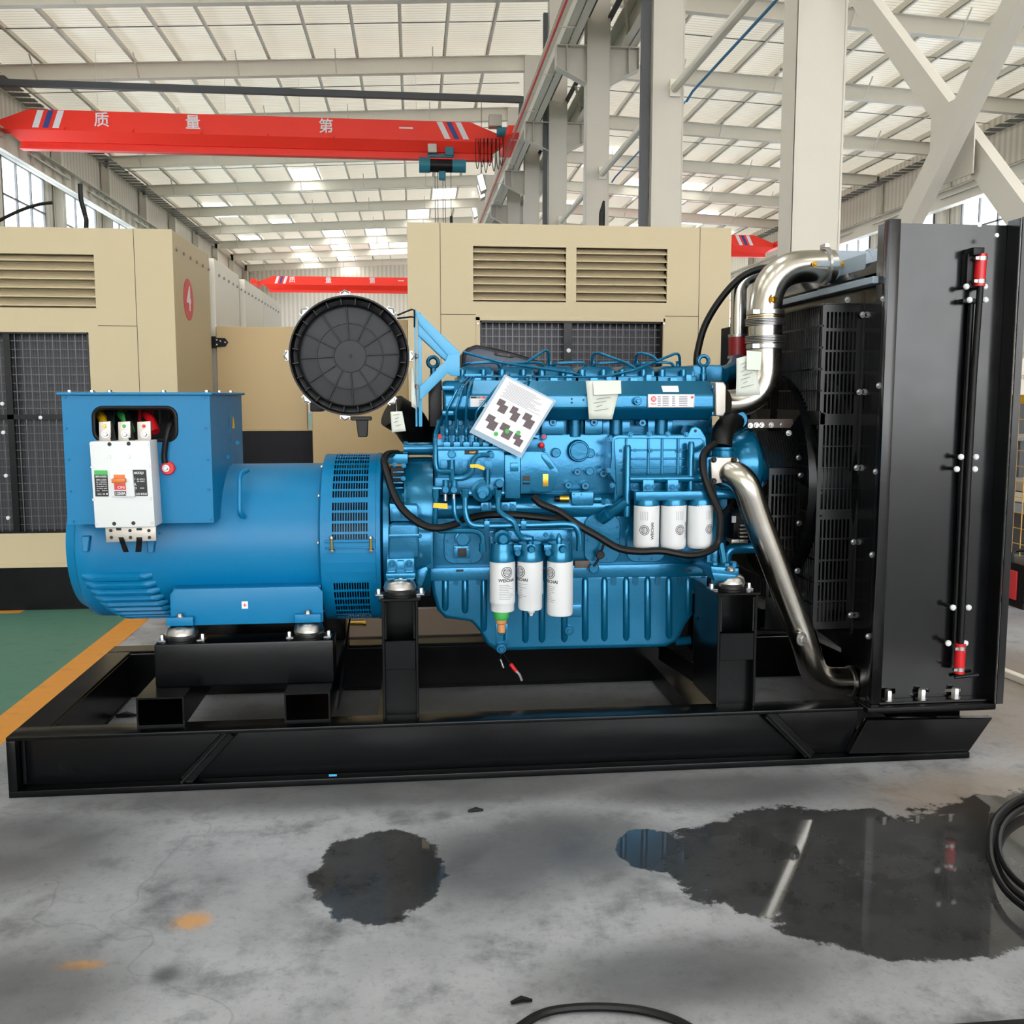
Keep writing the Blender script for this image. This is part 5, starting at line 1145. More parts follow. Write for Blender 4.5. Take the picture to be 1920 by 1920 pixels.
# flywheel housing
HX0, HX1 = -.148, .07
MB().lathe([(.335,0),(.36,.01),(.36,.035),(.30,.045),(.30,.12),(.285,HX1-HX0)], (HX0,AY,AZ), (1,0,0), 64).build('flywheel_housing', E, en)
a, b = at(757,862,4.2), at(813,1000,4.2); MB().lathe([(.245,0),(.25,.01),(.25,b.x-a.x)], (a.x,4.42,1.06), (1,0,0), 48).build('gear_case', E, en)
ebox(en, 'starter_bracket', 728, 851, 765, 870, 4.2, 4.4, E, bev=.006)
epoly(en, 'housing_panel', [(730,944),(782,948),(785,978),(732,978)], 4.09, 4.2, E, bev=.005); ebox(en, 'housing_cover_plate', 735, 952, 752, 976, 4.085, 4.1, E, bev=.002)
epoly(en, 'side_cover', [(728,988),(735,982),(780,982),(785,988),(786,1046),(728,1048)], 4.04, 4.25, ED, bev=.01, seg=3)
ebox(en, 'side_cover_bead', 729, 1002, 786, 1008, 4.032, 4.06, E, bev=.003)
ebox(en, 'housing_wall', 786, 985, 812, 1066, 4.18, 4.4, E, bev=.003)
for px, py in ((740,871),(757,873),(756,897),(757,929),(765,950),(787,1005),(788,1041)): ebolt(en, px, py, 4.2 if py < 980 else 4.1, 3, E)
for k in range(6): ebox(en, 'vent_bar', 737, 884+k*10, 757, 887+k*10, 4.25, 4.3, E, bev=.001)
ebox(en, 'vent_recess', 733, 876, 758, 942, 4.3, 4.36, M['ink'], bev=.002)
c0, c1 = at(762,841,4.4), at(812,841,4.4); MB().tube([(c0.x,4.4,c0.z),(c1.x,4.4,c0.z)], .03, 16).build('starter_motor', E, en); MB().cyl((c0.x-.012,4.4,c0.z),(c0.x+.006,4.4,c0.z),.036,n=16).build('starter_flange', E, en)
ebox(en, 'bed_clearance', 779, 1050, 805, 1070, 4.2, 4.4, E, bev=.004); epoly(en, 'housing_lip', [(778,1070),(800,1062),(803,1070),(792,1098),(780,1106)], 4.16, 4.4, E, bev=.006)
# engine feet
def foot(px, y0_, y1_, wpx, Yc, right=False):
    ebox(en, 'foot_block', px-wpx, y0_, px+wpx, y1_-18, Yc+.03, Yc+.2, E, bev=.005)
    ebox(en, 'foot_ledge', px-wpx-2, y1_-22, px+wpx+2, y1_-14, Yc-.035, Yc+.2, E, bev=.004)
    epoly(en, 'foot_web', [(px-6,y0_+4),(px+6,y0_+4),(px+9,y1_-20),(px-9,y1_-20)], Yc+.005, Yc+.06, E, bev=.003)
    epoly(en, 'foot_cup', [(px-wpx-2,y1_-15),(px+wpx+2,y1_-15),(px+wpx-6,y1_-1),(px-wpx+6,y1_-1)], Yc-.02, Yc+.12, E, bev=.005)
    ebox(en, 'foot_nut_block', px-12, y1_-12, px+12, y1_+1, Yc-.035, Yc+.02, E, bev=.003)
    q = at(px,y1_-14,Yc-.03); bolt(en, (q.x,Yc-.022,q.z-.004), (0,0,1), .013, M['zinc'], .014)
    for s in (-1,1): ebolt(en, px+s*(wpx-10), y0_+9, Yc+.03, 5, E); ebox(en, 'foot_lug', px+s*(wpx-9)-7, y1_-28, px+s*(wpx-9)+7, y1_-22, Yc-.0, Yc+.06, E, bev=.002)
foot(751, 1048, 1098, 26, 3.94)
epoly(en, 'front_foot', [(1333,1062),(1386,1066),(1386,1078),(1372,1090),(1335,1080)], 3.9, 4.2, E, bev=.006, seg=2)
epoly(en, 'front_foot_cup', [(1335,1074),(1382,1078),(1378,1090),(1340,1090)], 3.89, 4.05, E, bev=.005)
for px, py in ((1339,1056),(1361,1058),(1375,1056)): q = at(px,py,3.97); bolt(en, q+V((0,0,-.012)), (0,0,1), .017, E, .02)
q = at(1370,1068,3.89); bolt(en, q, (0,-.4,1), .013, M['zinc'], .012)
etube(en, 'foot_strut', [(1352,1020,4.05),(1358,1058,4.0)], .014, E); ebox(en, 'front_bracket', 1326, 1030, 1345, 1062, 4.1, 4.3, E)
# front end: water pump, pulley housing
fc = at(1402,872,4.45)
MB().lathe([(.08,-.17),(.13,-.13),(.165,-.06),(.18,0),(.175,.02),(.15,.045),(.1,.05),(.1,.09),(.05,.1)], (fc.x,4.5,fc.z), (1,0,0), 40).build('water_pump', E, en)
bolt(en, (fc.x,4.5,fc.z+.175), (0,0,1), .016, E, .03)
ebox(en, 'front_case', 1335, 800, 1362, 1060, 4.35, 4.8, ED, bev=.01)
etube(en, 'bypass_hose', [(1352,838,4.2),(1354,815,4.22),(1364,798,4.28),(1384,788,4.36)], .05, M['rubber'], n=18, sp=True)
c = at(1356,852,4.2); MB().lathe([(.05,-.03),(.052,-.02),(.046,-.015),(.052,-.01),(.052,.02),(.056,.025),(.056,.035)], c, (0,0,1), 24).build('hose_neck', E, en)
ecyl(en, 'hose_clamp', 1386, 787, 17, 4.3, 4.38, ED)
ebox(en, 'inlet_body', 1326, 856, 1350, 905, 4.15, 4.35, E, bev=.012)
ecyl(en, 'idler', 1426, 908, 7, 4.4, 4.55, E); a, b = at(1425,875,4.5), at(1446,875,4.5); MB().cyl((a.x,4.5,a.z),(b.x+.05,4.5,a.z),.075,n=24).build('fan_hub', ED, en)
a, b = at(1330,925,4.3), at(1378,925,4.3); MB().tube([(a.x,4.3,a.z),(b.x,4.3,a.z)],.03,14).build('coolant_tube', E, en)
a, b = at(1362,1028,4.3), at(1415,1026,4.3); MB().tube(fillet([(a.x,4.3,a.z-.09),(a.x,4.3,a.z),(b.x,4.3,a.z)],.05),.026,14).build('coolant_tube', E, en)
# charging alternator
c = at(1385,985,4.3); MB().lathe([(.05,-.06),(.075,-.05),(.08,0),(.08,.04),(.06,.06)], c, (1,0,0), 24).build('charging_alternator', M['blackm'], en)
for k in range(5): ebox(en, 'alternator_fin', 1388, 984+k*7, 1402, 987+k*7, 4.2, 4.23, M['alu'], bev=.001)
ebox(en, 'alternator_bracket', 1372, 1012, 1402, 1018, 4.22, 4.3, M['alu'], bev=.002); ebox(en, 'alternator_label', 1373, 968, 1380, 980, 4.21, 4.222, M['paper'], bev=0)
# ---- wiring harness and hoses lying along the engine
o = MB().tube(spline([at(745,850,4.28),at(728,852,4.15),at(720,864,4.08),at(726,890,4.06),at(742,935,4.05),at(765,965,4.04),at(795,985,4.03),at(820,990,4.02),at(850,984,4.05),at(880,972,4.1),at(920,965,4.15),at(970,966,4.15),at(1030,972,4.15),at(1060,975,4.15)],8), .0165, 10).build('wiring_harness', M['rubber']); tag(o, 'black corrugated wiring harness curving past the perforated ring', 'cable')
o = MB().tube(spline([at(1000,932,4.1),at(1015,945,4.08),at(1050,960,4.07),at(1085,985,4.06),at(1120,1005,4.05),at(1160,1028,4.04),at(1200,1034,4.02),at(1240,1033,4.0),at(1290,1041,4.0),at(1325,1035,4.02),at(1345,1020,4.05),at(1350,990,4.05),at(1348,960,4.05),at(1330,920,4.06),at(1318,880,4.08),at(1320,850,4.1),at(1340,832,4.14)],8), .0165, 10).build('wiring_harness', M['rubber']); tag(o, 'black wiring harness passing below the upper white filters', 'cable')
for px, py in ((881,983),(1023,972),(964,960)):
    pass
o = MB().tube(spline([at(1335,900,4.1),at(1340,930,4.1),at(1352,965,4.1),at(1375,940,4.15)],6), .012, 8).build('engine_wire', M['rubber']); tag(o, 'black wire crossing in front of the charging alternator', 'cable')
o = MB().tube(spline([at(1334,1062,4.1),at(1325,1110,4.12),at(1316,1145,4.14),at(1309,1162,4.15)],5), .010, 8).build('breather_tube', M['rubber']); tag(o, 'thin black breather tube hanging beside the oil pan', 'tube')
# ================================================================== air filter
af = thing('air_filter', 'large round black air filter with ribbed cover beside the engine', 'air filter', at(655,785,4.45))
c = at(655,667,4.22); r0 = mm(112,655,667,4.22); YA = 4.22
BP = M['blackm']
MB().lathe([(r0*.86,.075),(r0*.95,.07),(r0*.975,.0),(r0,.0),(r0,.045),(r0*.965,.06),(r0*.95,.10),(r0*.93,.42),(r0*.3,.43)], c, (0,1,0), 72, False).build('housing', BP, af)
MB().lathe([(r0*.86,.022),(r0*.845,.012),(r0*.83,.022),(r0*.83,.034)], c, (0,1,0), 72, False).build('cover_rim', M['cover'], af)
MB().lathe([(.001,.044),(r0*.26,.044),(r0*.265,.04),(r0*.275,.04),(r0*.28,.045),(r0*.54,.042),(r0*.545,.036),(r0*.56,.036),(r0*.565,.046),(r0*.83,.05),(r0*.84,.03)], c, (0,1,0), 72, False).build('cover', M['cover'], af)
for k in range(12):
    a = R(30*k+3); d = V((math.cos(a),0,math.sin(a))); s_ = V((-math.sin(a),0,math.cos(a)))
    MB().obox(c+d*r0*.55+V((0,.040,0)), d*r0*.265, s_*.0026, V((0,.008,0))).build('rib', M['cover'], af, bev=.001)
for k in range(24):
    a = R(15*k+8); d = V((math.cos(a),0,math.sin(a))); s_ = V((-math.sin(a),0,math.cos(a)))
    MB().obox(c+d*r0*.90+V((0,.045,0)), d*r0*.05, s_*.002, V((0,.03,0))).build('rim_rib', BP, af)
ecyl(af, 'centre_pip', 657, 667, 3, YA+.038, YA+.05, BP, n=12)
for deg in (93,47,0,-47,-95,-135,180,135):
    a = R(deg); d = V((math.cos(a),0,math.sin(a))); s_ = V((-math.sin(a),0,math.cos(a))); p = c+d*(r0+.008)+V((0,.03,0))
    t_ = MB().obox(p, d*.007, s_*.022, V((0,.025,0))).tube([p-s_*.018+V((0,-.03,0)), p+d*.012+V((0,-.035,0)), p+s_*.018+V((0,-.03,0))], .004, 6).obox(p+d*.01, d*.004, s_*.008, V((0,.012,0))).build('clip', M['zinc'], af)
q = at(680,783,YA+.03); MB().box((q.x-.05,YA+.0,q.z-.012),(q.x+.04,YA+.05,q.z+.005)).prism([(q.x-.028,YA,q.z-.01),(q.x+.025,YA,q.z-.01),(q.x+.02,YA,q.z-.085),(q.x-.02,YA,q.z-.085)], (0,.045,0)).build('dust_valve', BP, af, bev=.003)
ebox(af, 'mounting_block', 581, 755, 604, 772, YA+.15, YA+.3, BP, bev=.005)
# intake elbow going back to the turbocharger
etube(af, 'intake_elbow', [(735,770,4.62),(765,790,4.66),(785,815,4.72),(825,825,4.8)], .085, M['rubber'], n=24, sp=True)
# the blue bracket that carries it
LB = M['lblue']
br = thing('filter_bracket', 'light blue angular steel bracket between air filter and engine', 'bracket', at(790,805,4.4))
ebox(br, 'upright', 777, 580, 783, 800, 4.3, 4.44, LB, bev=.002)
ebox(br, 'upright_edge', 783, 586, 792, 800, 4.3, 4.308, LB, bev=.002)
epoly(br, 'upper_arm', [(779,583),(786,586),(862,660),(862,700),(841,668),(786,608)], 4.28, 4.29, LB, bev=.003)
epoly(br, 'lower_arm', [(787,725),(836,675),(840,665),(862,660),(862,705),(846,705),(840,699),(787,752)], 4.275, 4.287, LB, bev=.003)
epoly(br, 'arm_flange', [(784,606),(841,664),(836,676),(826,668),(784,628)], 4.288, 4.36, M['lblue'], bev=.003)
for px, py in ((780,668),(780,725)): bolt(br, at(px,py,4.3), (-.4,-1,0), .008, M['zinc'])
for (y0_, y1_) in ((590,580),(596,594)): etube(br, 'filter_strap', [(745,y0_+1,4.25),(772,y1_,4.28),(777,y1_+2,4.3),(777,y1_+20,4.3)], .004, M['blackm'], n=6)
# black manifold end and hoses left of the engine
o = ebox(None, 'exhaust_shield', 805, 712, 829, 800, 4.36, 4.7, M['blackm'], bev=.006); tag(o, 'black shield plate between bracket and intake manifold', 'shield')
# second air filter seen over the rocker covers
sf = thing('air_filter', 'dark air filter cover half hidden behind the fuel pipes', 'air filter', at(930,690,5.0))
epoly(sf, 'cover', [(864,700),(866,665),(876,652),(893,646),(918,650),(960,660),(1000,672),(1030,684),(1040,700)], 4.9, 5.25, M['rubber'], bev=.02, seg=3)
epoly(sf, 'cover_face', [(870,698),(872,668),(880,657),(895,652),(918,656),(960,666),(1000,678),(1020,698)], 4.89, 4.91, paint('dark navy plastic',(16,34,62),.4), bev=.01, seg=2)
epoly(sf, 'name_badge', [(927,659),(963,664),(968,668),(960,671),(928,666)], 4.882, 4.892, M['ink'], bev=.002)
text_on(sf, 'WEICHAI', at(945,665.5,4.88), (1,0,-.12), (0,0,1), .015, M['greyink'])
# ================================================================== radiator
rd = thing('radiator', 'tall black radiator with bare side plate at the right end of the skid', 'radiator', (2.2,4.6,.25))
BS = M['blackp']; YP = 3.87
a, b = at(1668,418,YP), at(1852,1328,YP); px0, px1 = at(1655,900,YP).x, at(1866,900,YP).x
pz0, pz1 = ZT+.002, a.z
holes = []
for x_ in (1648,1711,1772):
    h0, h1 = at(x_,1292,YP), at(x_+30,1318,YP); holes.append((h0.x,pz0+.03,h1.x,h0.z))
sheet(rd, (px0,pz0,px1,pz1), holes, YP, th=.006, name='side_plate', mat=BS)
MB().box((px0-.035,YP-.045,ZT),(px0+.012,YP+.004,at(1665,410,YP-.04).z)).build('plate_flange', BS, rd, bev=.004, seg=2)
MB().box((px0-.035,YP+.004,ZT),(px0-.03,YP+.06,pz1)).build('plate_flange', BS, rd)
MB().box((px1-.006,YP-.085,ZT),(px1+.002,YP+.0,at(1880,415,YP).z)).build('rear_flange', BS, rd, bev=.002)
MB().box((px1+.002,YP-.09,ZT),(px1+.035,YP-.083,at(1880,413,YP).z)).build('rear_flange', BS, rd, bev=.002)
MB().box((px0,YP-.05,ZT),(px1,YP,ZT+.012)).build('foot_flange', BS, rd, bev=.003)
for x_ in (1664,1727,1789): q = at(x_,1322,YP-.02); bolt(rd, (q.x,YP-.022,ZT+.012), (0,0,1), .017, M['zinc'], .045)
# far side plate, core, tanks
YQ = 5.32
MB().box((px0,YQ,ZT),(px1,YQ+.006,pz1)).build('far_plate', BS, rd)
MB().box((px0+.02,YP+.006,.42),(px1-.06,YQ,2.05)).build('core', M['blackm'], rd)
tz = at(1640,530,4.3).z
TK = M['tank']
MB().prism([(px0-.02,YP+.05,tz),(px0+.02,YP+.05,pz1-.13),(px1-.1,YP+.05,pz1-.13),(px1-.1,YP+.05,tz)], (0,YQ-YP-.06,0)).build('top_tank', M['blackp'], rd, bev=.01, seg=2)
MB().box((px0-.06,YP+.04,tz-.05),(px0,YQ,tz-.02)).build('tank_rim', TK, rd, bev=.003)
gz1 = at(1538,570,4.1).z; gz0 = at(1525,1180,4.1).z
MB().box((px0-.012,YP+.03,.36),(px0,YQ-.02,tz-.05)).build('shroud_plate', M['blackp'], rd)
# fan guard box that stands out towards the engine
GX, GY = at(1536,800,4.1).x, 4.1; gx1 = at(1607,800,GY).x
rows = [(585,615),(621,656),(660,696),(701,735),(739,776),(797,836),(838,876),(878,915),(917,955),(974,1009),(1012,1049),(1052,1087),(1091,1126),(1129,1166)]
hl = []; NC2 = 8; st = (gx1-GX-.03)/NC2
for y0_, y1_ in rows:
    z1_, z0_ = at(1560,y0_,GY).z, at(1560,y1_,GY).z
    for k in range(NC2): hl.append((GX+.018+st*k, z0_, GX+.018+st*k+st*.62, z1_))
sheet(rd, (GX,gz0,gx1,gz1), hl, GY, th=.004, name='guard_side', mat=M['guard'])
MB().box((gx1-.002,GY-.002,gz0-.02),(px0-.012,GY+.01,tz-.06)).build('guard_flange', M['blackp'], rd, bev=.002)
MB().box((gx1-.002,GY-.03,gz0-.02),(gx1+.012,GY,gz1+.05)).build('guard_corner', M['guard'], rd, bev=.002)
n = MB(); yend = 5.35; zmid = at(1538,785,GY).z
for k in range(62):
    y = GY+.012+k*.02
    n.box((GX,y,zmid+.03),(GX+.006,y+.005,gz1)); n.box((GX+.02,y,gz0),(GX+.026,y+.005,zmid-.02))
for z in [zmid+.03+(gz1-zmid-.03)*k/5 for k in range(6)]: n.box((GX-.003,GY,z-.004),(GX+.006,yend,z+.004))
for z in [gz0+(zmid-.02-gz0)*k/9 for k in range(10)]: n.box((GX+.017,GY,z-.004),(GX+.026,yend,z+.004))
n.build('guard_bars', M['guard'], rd, smooth=False)['kind'] = 'stuff'
MB().box((GX,GY,gz1-.004),(px0-.01,yend,gz1+.006)).build('guard_top', M['guard'], rd, bev=.002)
MB().box((GX,GY,zmid-.03),(GX+.03,yend,zmid+.03)).build('guard_rail', M['guard'], rd, bev=.004)
MB().box((GX,yend-.02,gz0),(px0-.01,yend,gz1)).build('guard_far_end', M['black'], rd)
MB().box((GX-.05,5.2,at(1360,700,5.2).z-.3),(GX-.0,5.36,at(1360,612,5.2).z)).build('guard_far_post', M['black'], rd, bev=.004)
MB().lathe([(.52,0),(.52,.2),(.56,.22)], (px0-.23,4.62,1.18), (1,0,0), 48, False).build('fan_ring', M['black'], rd)
# fan
for k in range(8):
    a_ = R(45*k+10); d = V((0,math.cos(a_),math.sin(a_))); s_ = V((0,-math.sin(a_),math.cos(a_)))
    MB().obox(V((px0-.16,4.62,1.18))+d*.27, d*.2, s_*.07+V((.05,0,0)), V((.004,0,0))).build('fan_blade', M['rubber'], rd)
# lower belt guard in front of the pulleys
bgx0, bgx1 = at(1442,900,4.3).x, at(1500,900,4.3).x; hl = []; rws = [(890,926),(930,966),(970,1006),(1010,1046),(1050,1086),(1090,1120)]
for y0_, y1_ in rws:
    z1_, z0_ = at(1470,y0_,4.3).z, at(1470,y1_,4.3).z
    for k in range(7): s2 = (bgx1-bgx0-.02)/7; hl.append((bgx0+.014+s2*k, z0_, bgx0+.014+s2*k+s2*.62, z1_))
sheet(rd, (bgx0,at(1470,1180,4.3).z,bgx1,at(1470,878,4.3).z), hl, 4.3, th=.004, name='belt_guard', mat=M['guard'])
n = MB()
for k in range(16):
    p_, q_ = at(1420+k*5,808,4.36), at(1440+k*4.4,876,4.32); n.bar(p_, q_, .006, .006)
n.build('sloping_guard_bars', M['guard'], rd, smooth=False)['kind'] = 'stuff'
ebox(rd, 'guard_bracket', 1402, 786, 1545, 802, 4.4, 4.44, M['wood'], bev=.002)
for px, py in ((1407,798),(1418,797),(1428,797),(1446,797),(1466,797)): ebolt(rd, px, py, 4.4, 3.4, M['zinc'])
for px, py, yy in ((1479,812,4.28),(1497,858,4.28),(1501,891,4.28),(1498,981,4.28),(1495,1070,4.28),(1507,1115,4.28)): ebolt(rd, px, py, yy, 3.8, M['zinc'])
for px, py in ((1617,590),(1611,735),(1606,877),(1600,1016),(1595,1153)): ebolt(rd, px, py, GY-.03, 3.8, M['zinc'])
for px, py in ((1656,560),(1648,723),(1642,884),(1635,1040),(1628,1193),(1589,562)): ebolt(rd, px, py, YP+.0 if px > 1600 else GY, 3.8, M['zinc'])
p = at(1612,478,YP+.3); MB().box((p.x,YP+.25,at(1612,528,YP+.3).z),(px0+.01,YP+.75,p.z)).build('inlet_block', TK, rd, bev=.02, seg=2)
# pipe stubs on the radiator
a, b = at(1592,497,4.42), at(1665,497,4.42); MB().cyl((a.x,4.42,a.z),(b.x+.05,4.42,a.z),.066,n=28).build('top_inlet', TK, rd)
MB().lathe([(.072,0),(.078,.01),(.078,.06),(.1,.07),(.1,.1)], (at(1622,497,4.42).x,4.42,a.z), (1,0,0), 28).build('inlet_collar', TK, rd)
a, b = at(1594,1276,4.15), at(1640,1276,4.15); MB().cyl((a.x,4.15,a.z),(b.x+.05,4.15,a.z),.064,n=28).build('bottom_outlet', M['rubber'], rd)
# level hose and drain line on the side plate
hose = [(1838,537,YP-.05),(1826,700,YP-.05),(1815,900,YP-.05),(1806,1100,YP-.05),(1801,1206,YP-.05)]
etube(rd, 'vent_pipe', hose, .014, M['rubber'], n=12)
etube(rd, 'vent_pipe', [(1822,560,YP-.02),(1803,900,YP-.02),(1790,1205,YP-.02)], .012, M['blackm'], n=12)
for (x0_,y0_,x1_,y1_) in ((1840,476,1836,537),(1801,1206,1798,1262)):
    etube(rd, 'red_hose', [(x0_,y0_,YP-.05),(x1_,y1_,YP-.05)], .023, M['red'], n=20)
    for f in (.15,.85):
        p = at(x0_,y0_,YP-.05).lerp(at(x1_,y1_,YP-.05), f); MB().cyl(p+V((0,0,-.008)), p+V((0,0,.008)), .025, n=20).box(p+V((-.035,-.02,-.006)), p+V((-.02,.0,.006))).build('hose_clamp', M['zinc'], rd)
ebox(rd, 'valve', 1826, 463, 1846, 478, YP-.07, YP, M['blackm'], bev=.004); ebox(rd, 'valve', 1815, 475, 1828, 540, YP-.04, YP, M['blackm'], bev=.004)
ebox(rd, 'standoff_bracket', 1806, 560, 1835, 568, YP-.05, YP, M['blackm'], bev=.003)
for px, py in ((1814,537),(1849,537),(1820,562),(1850,562),(1804,857),(1832,857),(1796,880),(1830,880),(1789,1140),(1818,1140),(1780,1207),(1812,1207)):
    p = at(px,py,YP-.05); MB().cyl((p.x,YP-.05,p.z),(p.x,YP,p.z),.0085,n=12).build('standoff', M['blackm'], rd)
    ecyl(rd, 'standoff_cap', px, py, 5.6, YP-.062, YP-.05, M['breaker'], prof=[(.6,0),(1,.4),(1,1)], n=16)
ecyl(rd, 'plate_hole', 1837, 419+2, 5, YP-.001, YP+.001, M['paper'], n=16); p = atx(1871,440,px1-.007)
ecyl(rd, 'plate_hole', 1870, 441, 4, YP-.088, YP-.08, M['paper'], n=16)
etube(rd, 'overflow_pipe', [(1834,1265,YP-.03),(1790,1270,YP-.02)], .008, M['blackm'])
# ================================================================== pipes
S = M['steel']
def pipe(name, pts, r, fil, label, n=28):
    t = thing(name, label, 'pipe', at(*pts[0])); MB().tube(fillet([at(*p) for p in pts], fil, 10), r, n).build('tube', S, t, ang=50); return t
YJ = 4.34
t = thing('charge_air_pipe', 'polished steel charge air pipe rising from the manifold and bending to the radiator top', 'pipe', at(1362,758,YJ))
rr = mm(31,1434,640,YJ+.04)
low = fillet([at(1360,757,YJ), at(1434,757,YJ+.03), at(1434,655,YJ+.06)], .24, 12); MB().tube(low, [rr*.84]*3+[rr*(.84+.16*min(1,k/6)) for k in range(len(low)-3)], 32).build('lower_elbow', S, t, ang=50)
top = fillet([at(1435,586,YJ+.06), at(1437,501,YJ+.07), at(1560,499,4.42)], .24, 14); MB().tube(top, rr*.98, 32).build('upper_elbow', S, t, ang=50)
b0, b1 = at(1434,656,YJ+.06), at(1435,584,YJ+.06); L_ = b1.z-b0.z; ax = (b1-b0).normalized()
MB().lathe([(rr*1.01,0),(rr*1.01,L_)], b0, ax, 32).build('bellows_sleeve', S, t)
for f0_ in (.17,.62):
    prof = []
    for k in range(5): prof += [(rr*1.05,L_*(f0_+.04*k)),(rr*1.19,L_*(f0_+.04*k+.012)),(rr*1.19,L_*(f0_+.04*k+.028)),(rr*1.05,L_*(f0_+.04*k+.04))]
    MB().lathe(prof, b0, ax, 36, False).build('bellows', M['zinc'], t)
for f0_ in (.02,.90): MB().lathe([(rr*1.02,L_*f0_),(rr*1.13,L_*f0_+.002),(rr*1.13,L_*f0_+.022),(rr*1.02,L_*f0_+.024)], b0, ax, 32, False).box(b0+ax*L_*f0_+V((-rr*1.1,-rr*.75,.0)), b0+ax*L_*f0_+V((-rr*.4,-rr*.9,.022))).build('hose_clamp', M['zinc'], t, bev=.001)
for f0_ in (.12,.84): MB().lathe([(rr*1.02,L_*f0_),(rr*1.07,L_*f0_+.002),(rr*1.07,L_*f0_+.006)], b0, ax, 32, False).build('seal_ring', M['brass'], t)
c = at(1541,499,4.42); MB().lathe([(rr*1.0,0),(rr*1.18,.004),(rr*1.18,.016),(rr*1.0,.022)], (c.x,4.42,c.z), (1,0,0), 32, False).box((c.x+.0,4.39,c.z+rr*1.1),(c.x+.02,4.45,c.z+rr*1.3)).build('joint_clamp', M['zinc'], t)
MB().cyl((c.x+.02,4.42,c.z),(at(1630,498,4.42).x,4.42,c.z),rr*.95,n=32).build('inlet_sleeve', TK, t)
bolt(t, at(1449,562,YJ-.005), (.4,-1,0), .018, M['brass'], .018)
p, q = at(1527,494,4.42-rr-.006), at(1585,495,4.42-rr-.006); MB().bar(p, q, .006, .024).build('tie_plate', TK, t); MB().bar(q, at(1645,502,4.40-rr), .004, .014).build('tie_plate', M['zinc'], t)
for px in (1527,1581): bolt(t, at(px,495,4.42-rr-.009), (0,-1,0), .009, M['brass'])
# far charge pipe
YK = 4.92
t = thing('far_charge_pipe', 'polished steel pipe with dark red hose, behind the larger pipe', 'pipe', at(1384,670,YK))
r2 = mm(15,1385,600,YK); MB().tube(fillet([at(1384,632,YK), at(1385,528,YK), at(1420,510,YK), at(1540,505,YK+.05)], .12, 10), r2, 24).build('tube', S, t, ang=50)
MB().cyl(at(1383,668,YK), at(1383,630,YK), r2*1.12, n=24).build('red_hose', M['dred'], t)
MB().cyl(at(1383,632,YK), at(1383,627,YK), r2*1.18, n=24).build('hose_clamp', M['zinc'], t)
MB().cyl(at(1382,672,YK), at(1382,667,YK), r2*1.18, n=24).build('hose_clamp', M['zinc'], t)
MB().cyl(at(1382,690,YK), at(1382,671,YK), r2*1.05, n=24).build('collar', M['eblue'], t)
o = MB().tube(spline([at(1306,690,4.9),at(1308,660,4.9),at(1322,610,4.9),at(1352,560,4.88),at(1390,520,4.86),at(1432,503,4.84),at(1480,506,4.8)],8), .018, 12).build('coolant_hose', M['rubber']); tag(o, 'long black coolant hose arching from the engine to the radiator top', 'hose')
# slanting water pipe
t = thing('water_pipe', 'polished steel water pipe slanting down to the foot of the radiator', 'pipe', at(1365,890,4.12))
P_ = [at(1352,888,4.16), at(1392,886,4.05), at(1418,968,4.06), at(1510,1205,4.08), at(1529,1276,4.12), at(1596,1277,4.15)]
r3_ = mm(26,1450,1050,4.06)
MB().tube(fillet(P_, .17, 10), r3_, 32).build('tube', S, t, ang=50)
epoly(t, 'flange', [(1333,862),(1337,858),(1382,858),(1386,863),(1384,900),(1342,907),(1335,905)], 4.09, 4.105, M['alu'], bev=.003)
for px, py in ((1338,862),(1376,862),(1338,902)): ebolt(t, px, py, 4.09, 4, M['blackm'])
q = at(1502,1198,4.0); bolt(t, q, (.35,-1,.1), .020, M['zinc'], .022); MB().lathe([(.03,0),(.03,.012)], q+V((-.002,.012,0)), (.35,-1,.1), 20).build('drain_boss', S, t)
e0 = at(1590,1277,4.15); MB().lathe([(r3_*1.0,0),(r3_*1.14,.004),(r3_*1.14,.018),(r3_*1.0,.022)], e0, (1,0,0), 28, False).build('hose_clamp', M['zinc'], t)
o = MB().cyl(at(1418,1162,4.45), at(1500,1166,4.5), .055, n=20).box(at(1418,1170,4.4)+V((0,0,-.03)), at(1470,1180,4.38)).build('oil_drain_tube', M['black']); tag(o, 'black tube beside the pedestal behind the slanting pipe', 'pipe')
# ================================================================== papers and tags hanging on the machine
ms = thing('instruction_sheet', 'laminated white instruction sheet with photos hanging tilted on the engine', 'sheet', at(960,780,4.07))
YS = 4.075
A_, B_, C_, D_ = [at(x,y,YS) for x,y in ((948,705),(1039,752),(974,853),(887,805))]
u = (B_-A_); v = (D_-A_); nrm = V((0,-1,0))
def onp(a, b, off=0): return A_+u*a+v*b+V((0,-off,0))
def quad(a0, b0, a1, b1, off, mat, name, th=.0006): return MB().prism([onp(a0,b0,off),onp(a1,b0,off),onp(a1,b1,off),onp(a0,b1,off)], (0,th,0)).build(name, mat, ms, smooth=False)
lam, N, L, b = nt('clear laminate'); b.inputs['Base Color'].default_value = srgb(170,196,214); b.inputs['Roughness'].default_value = .12; b.inputs['Alpha'].default_value = .55
quad(-.03,-.02,1.03,1.07,.0,lam,'laminate'); quad(0.02,.01,.985,.985,.001,M['paper'],'page')
for k in range(13):
    bb = .06+k*.021; quad(.10+(k%3)*.02, bb, random.uniform(.55,.92), bb+.006, .0016, M['greyink'], 'printed_line')
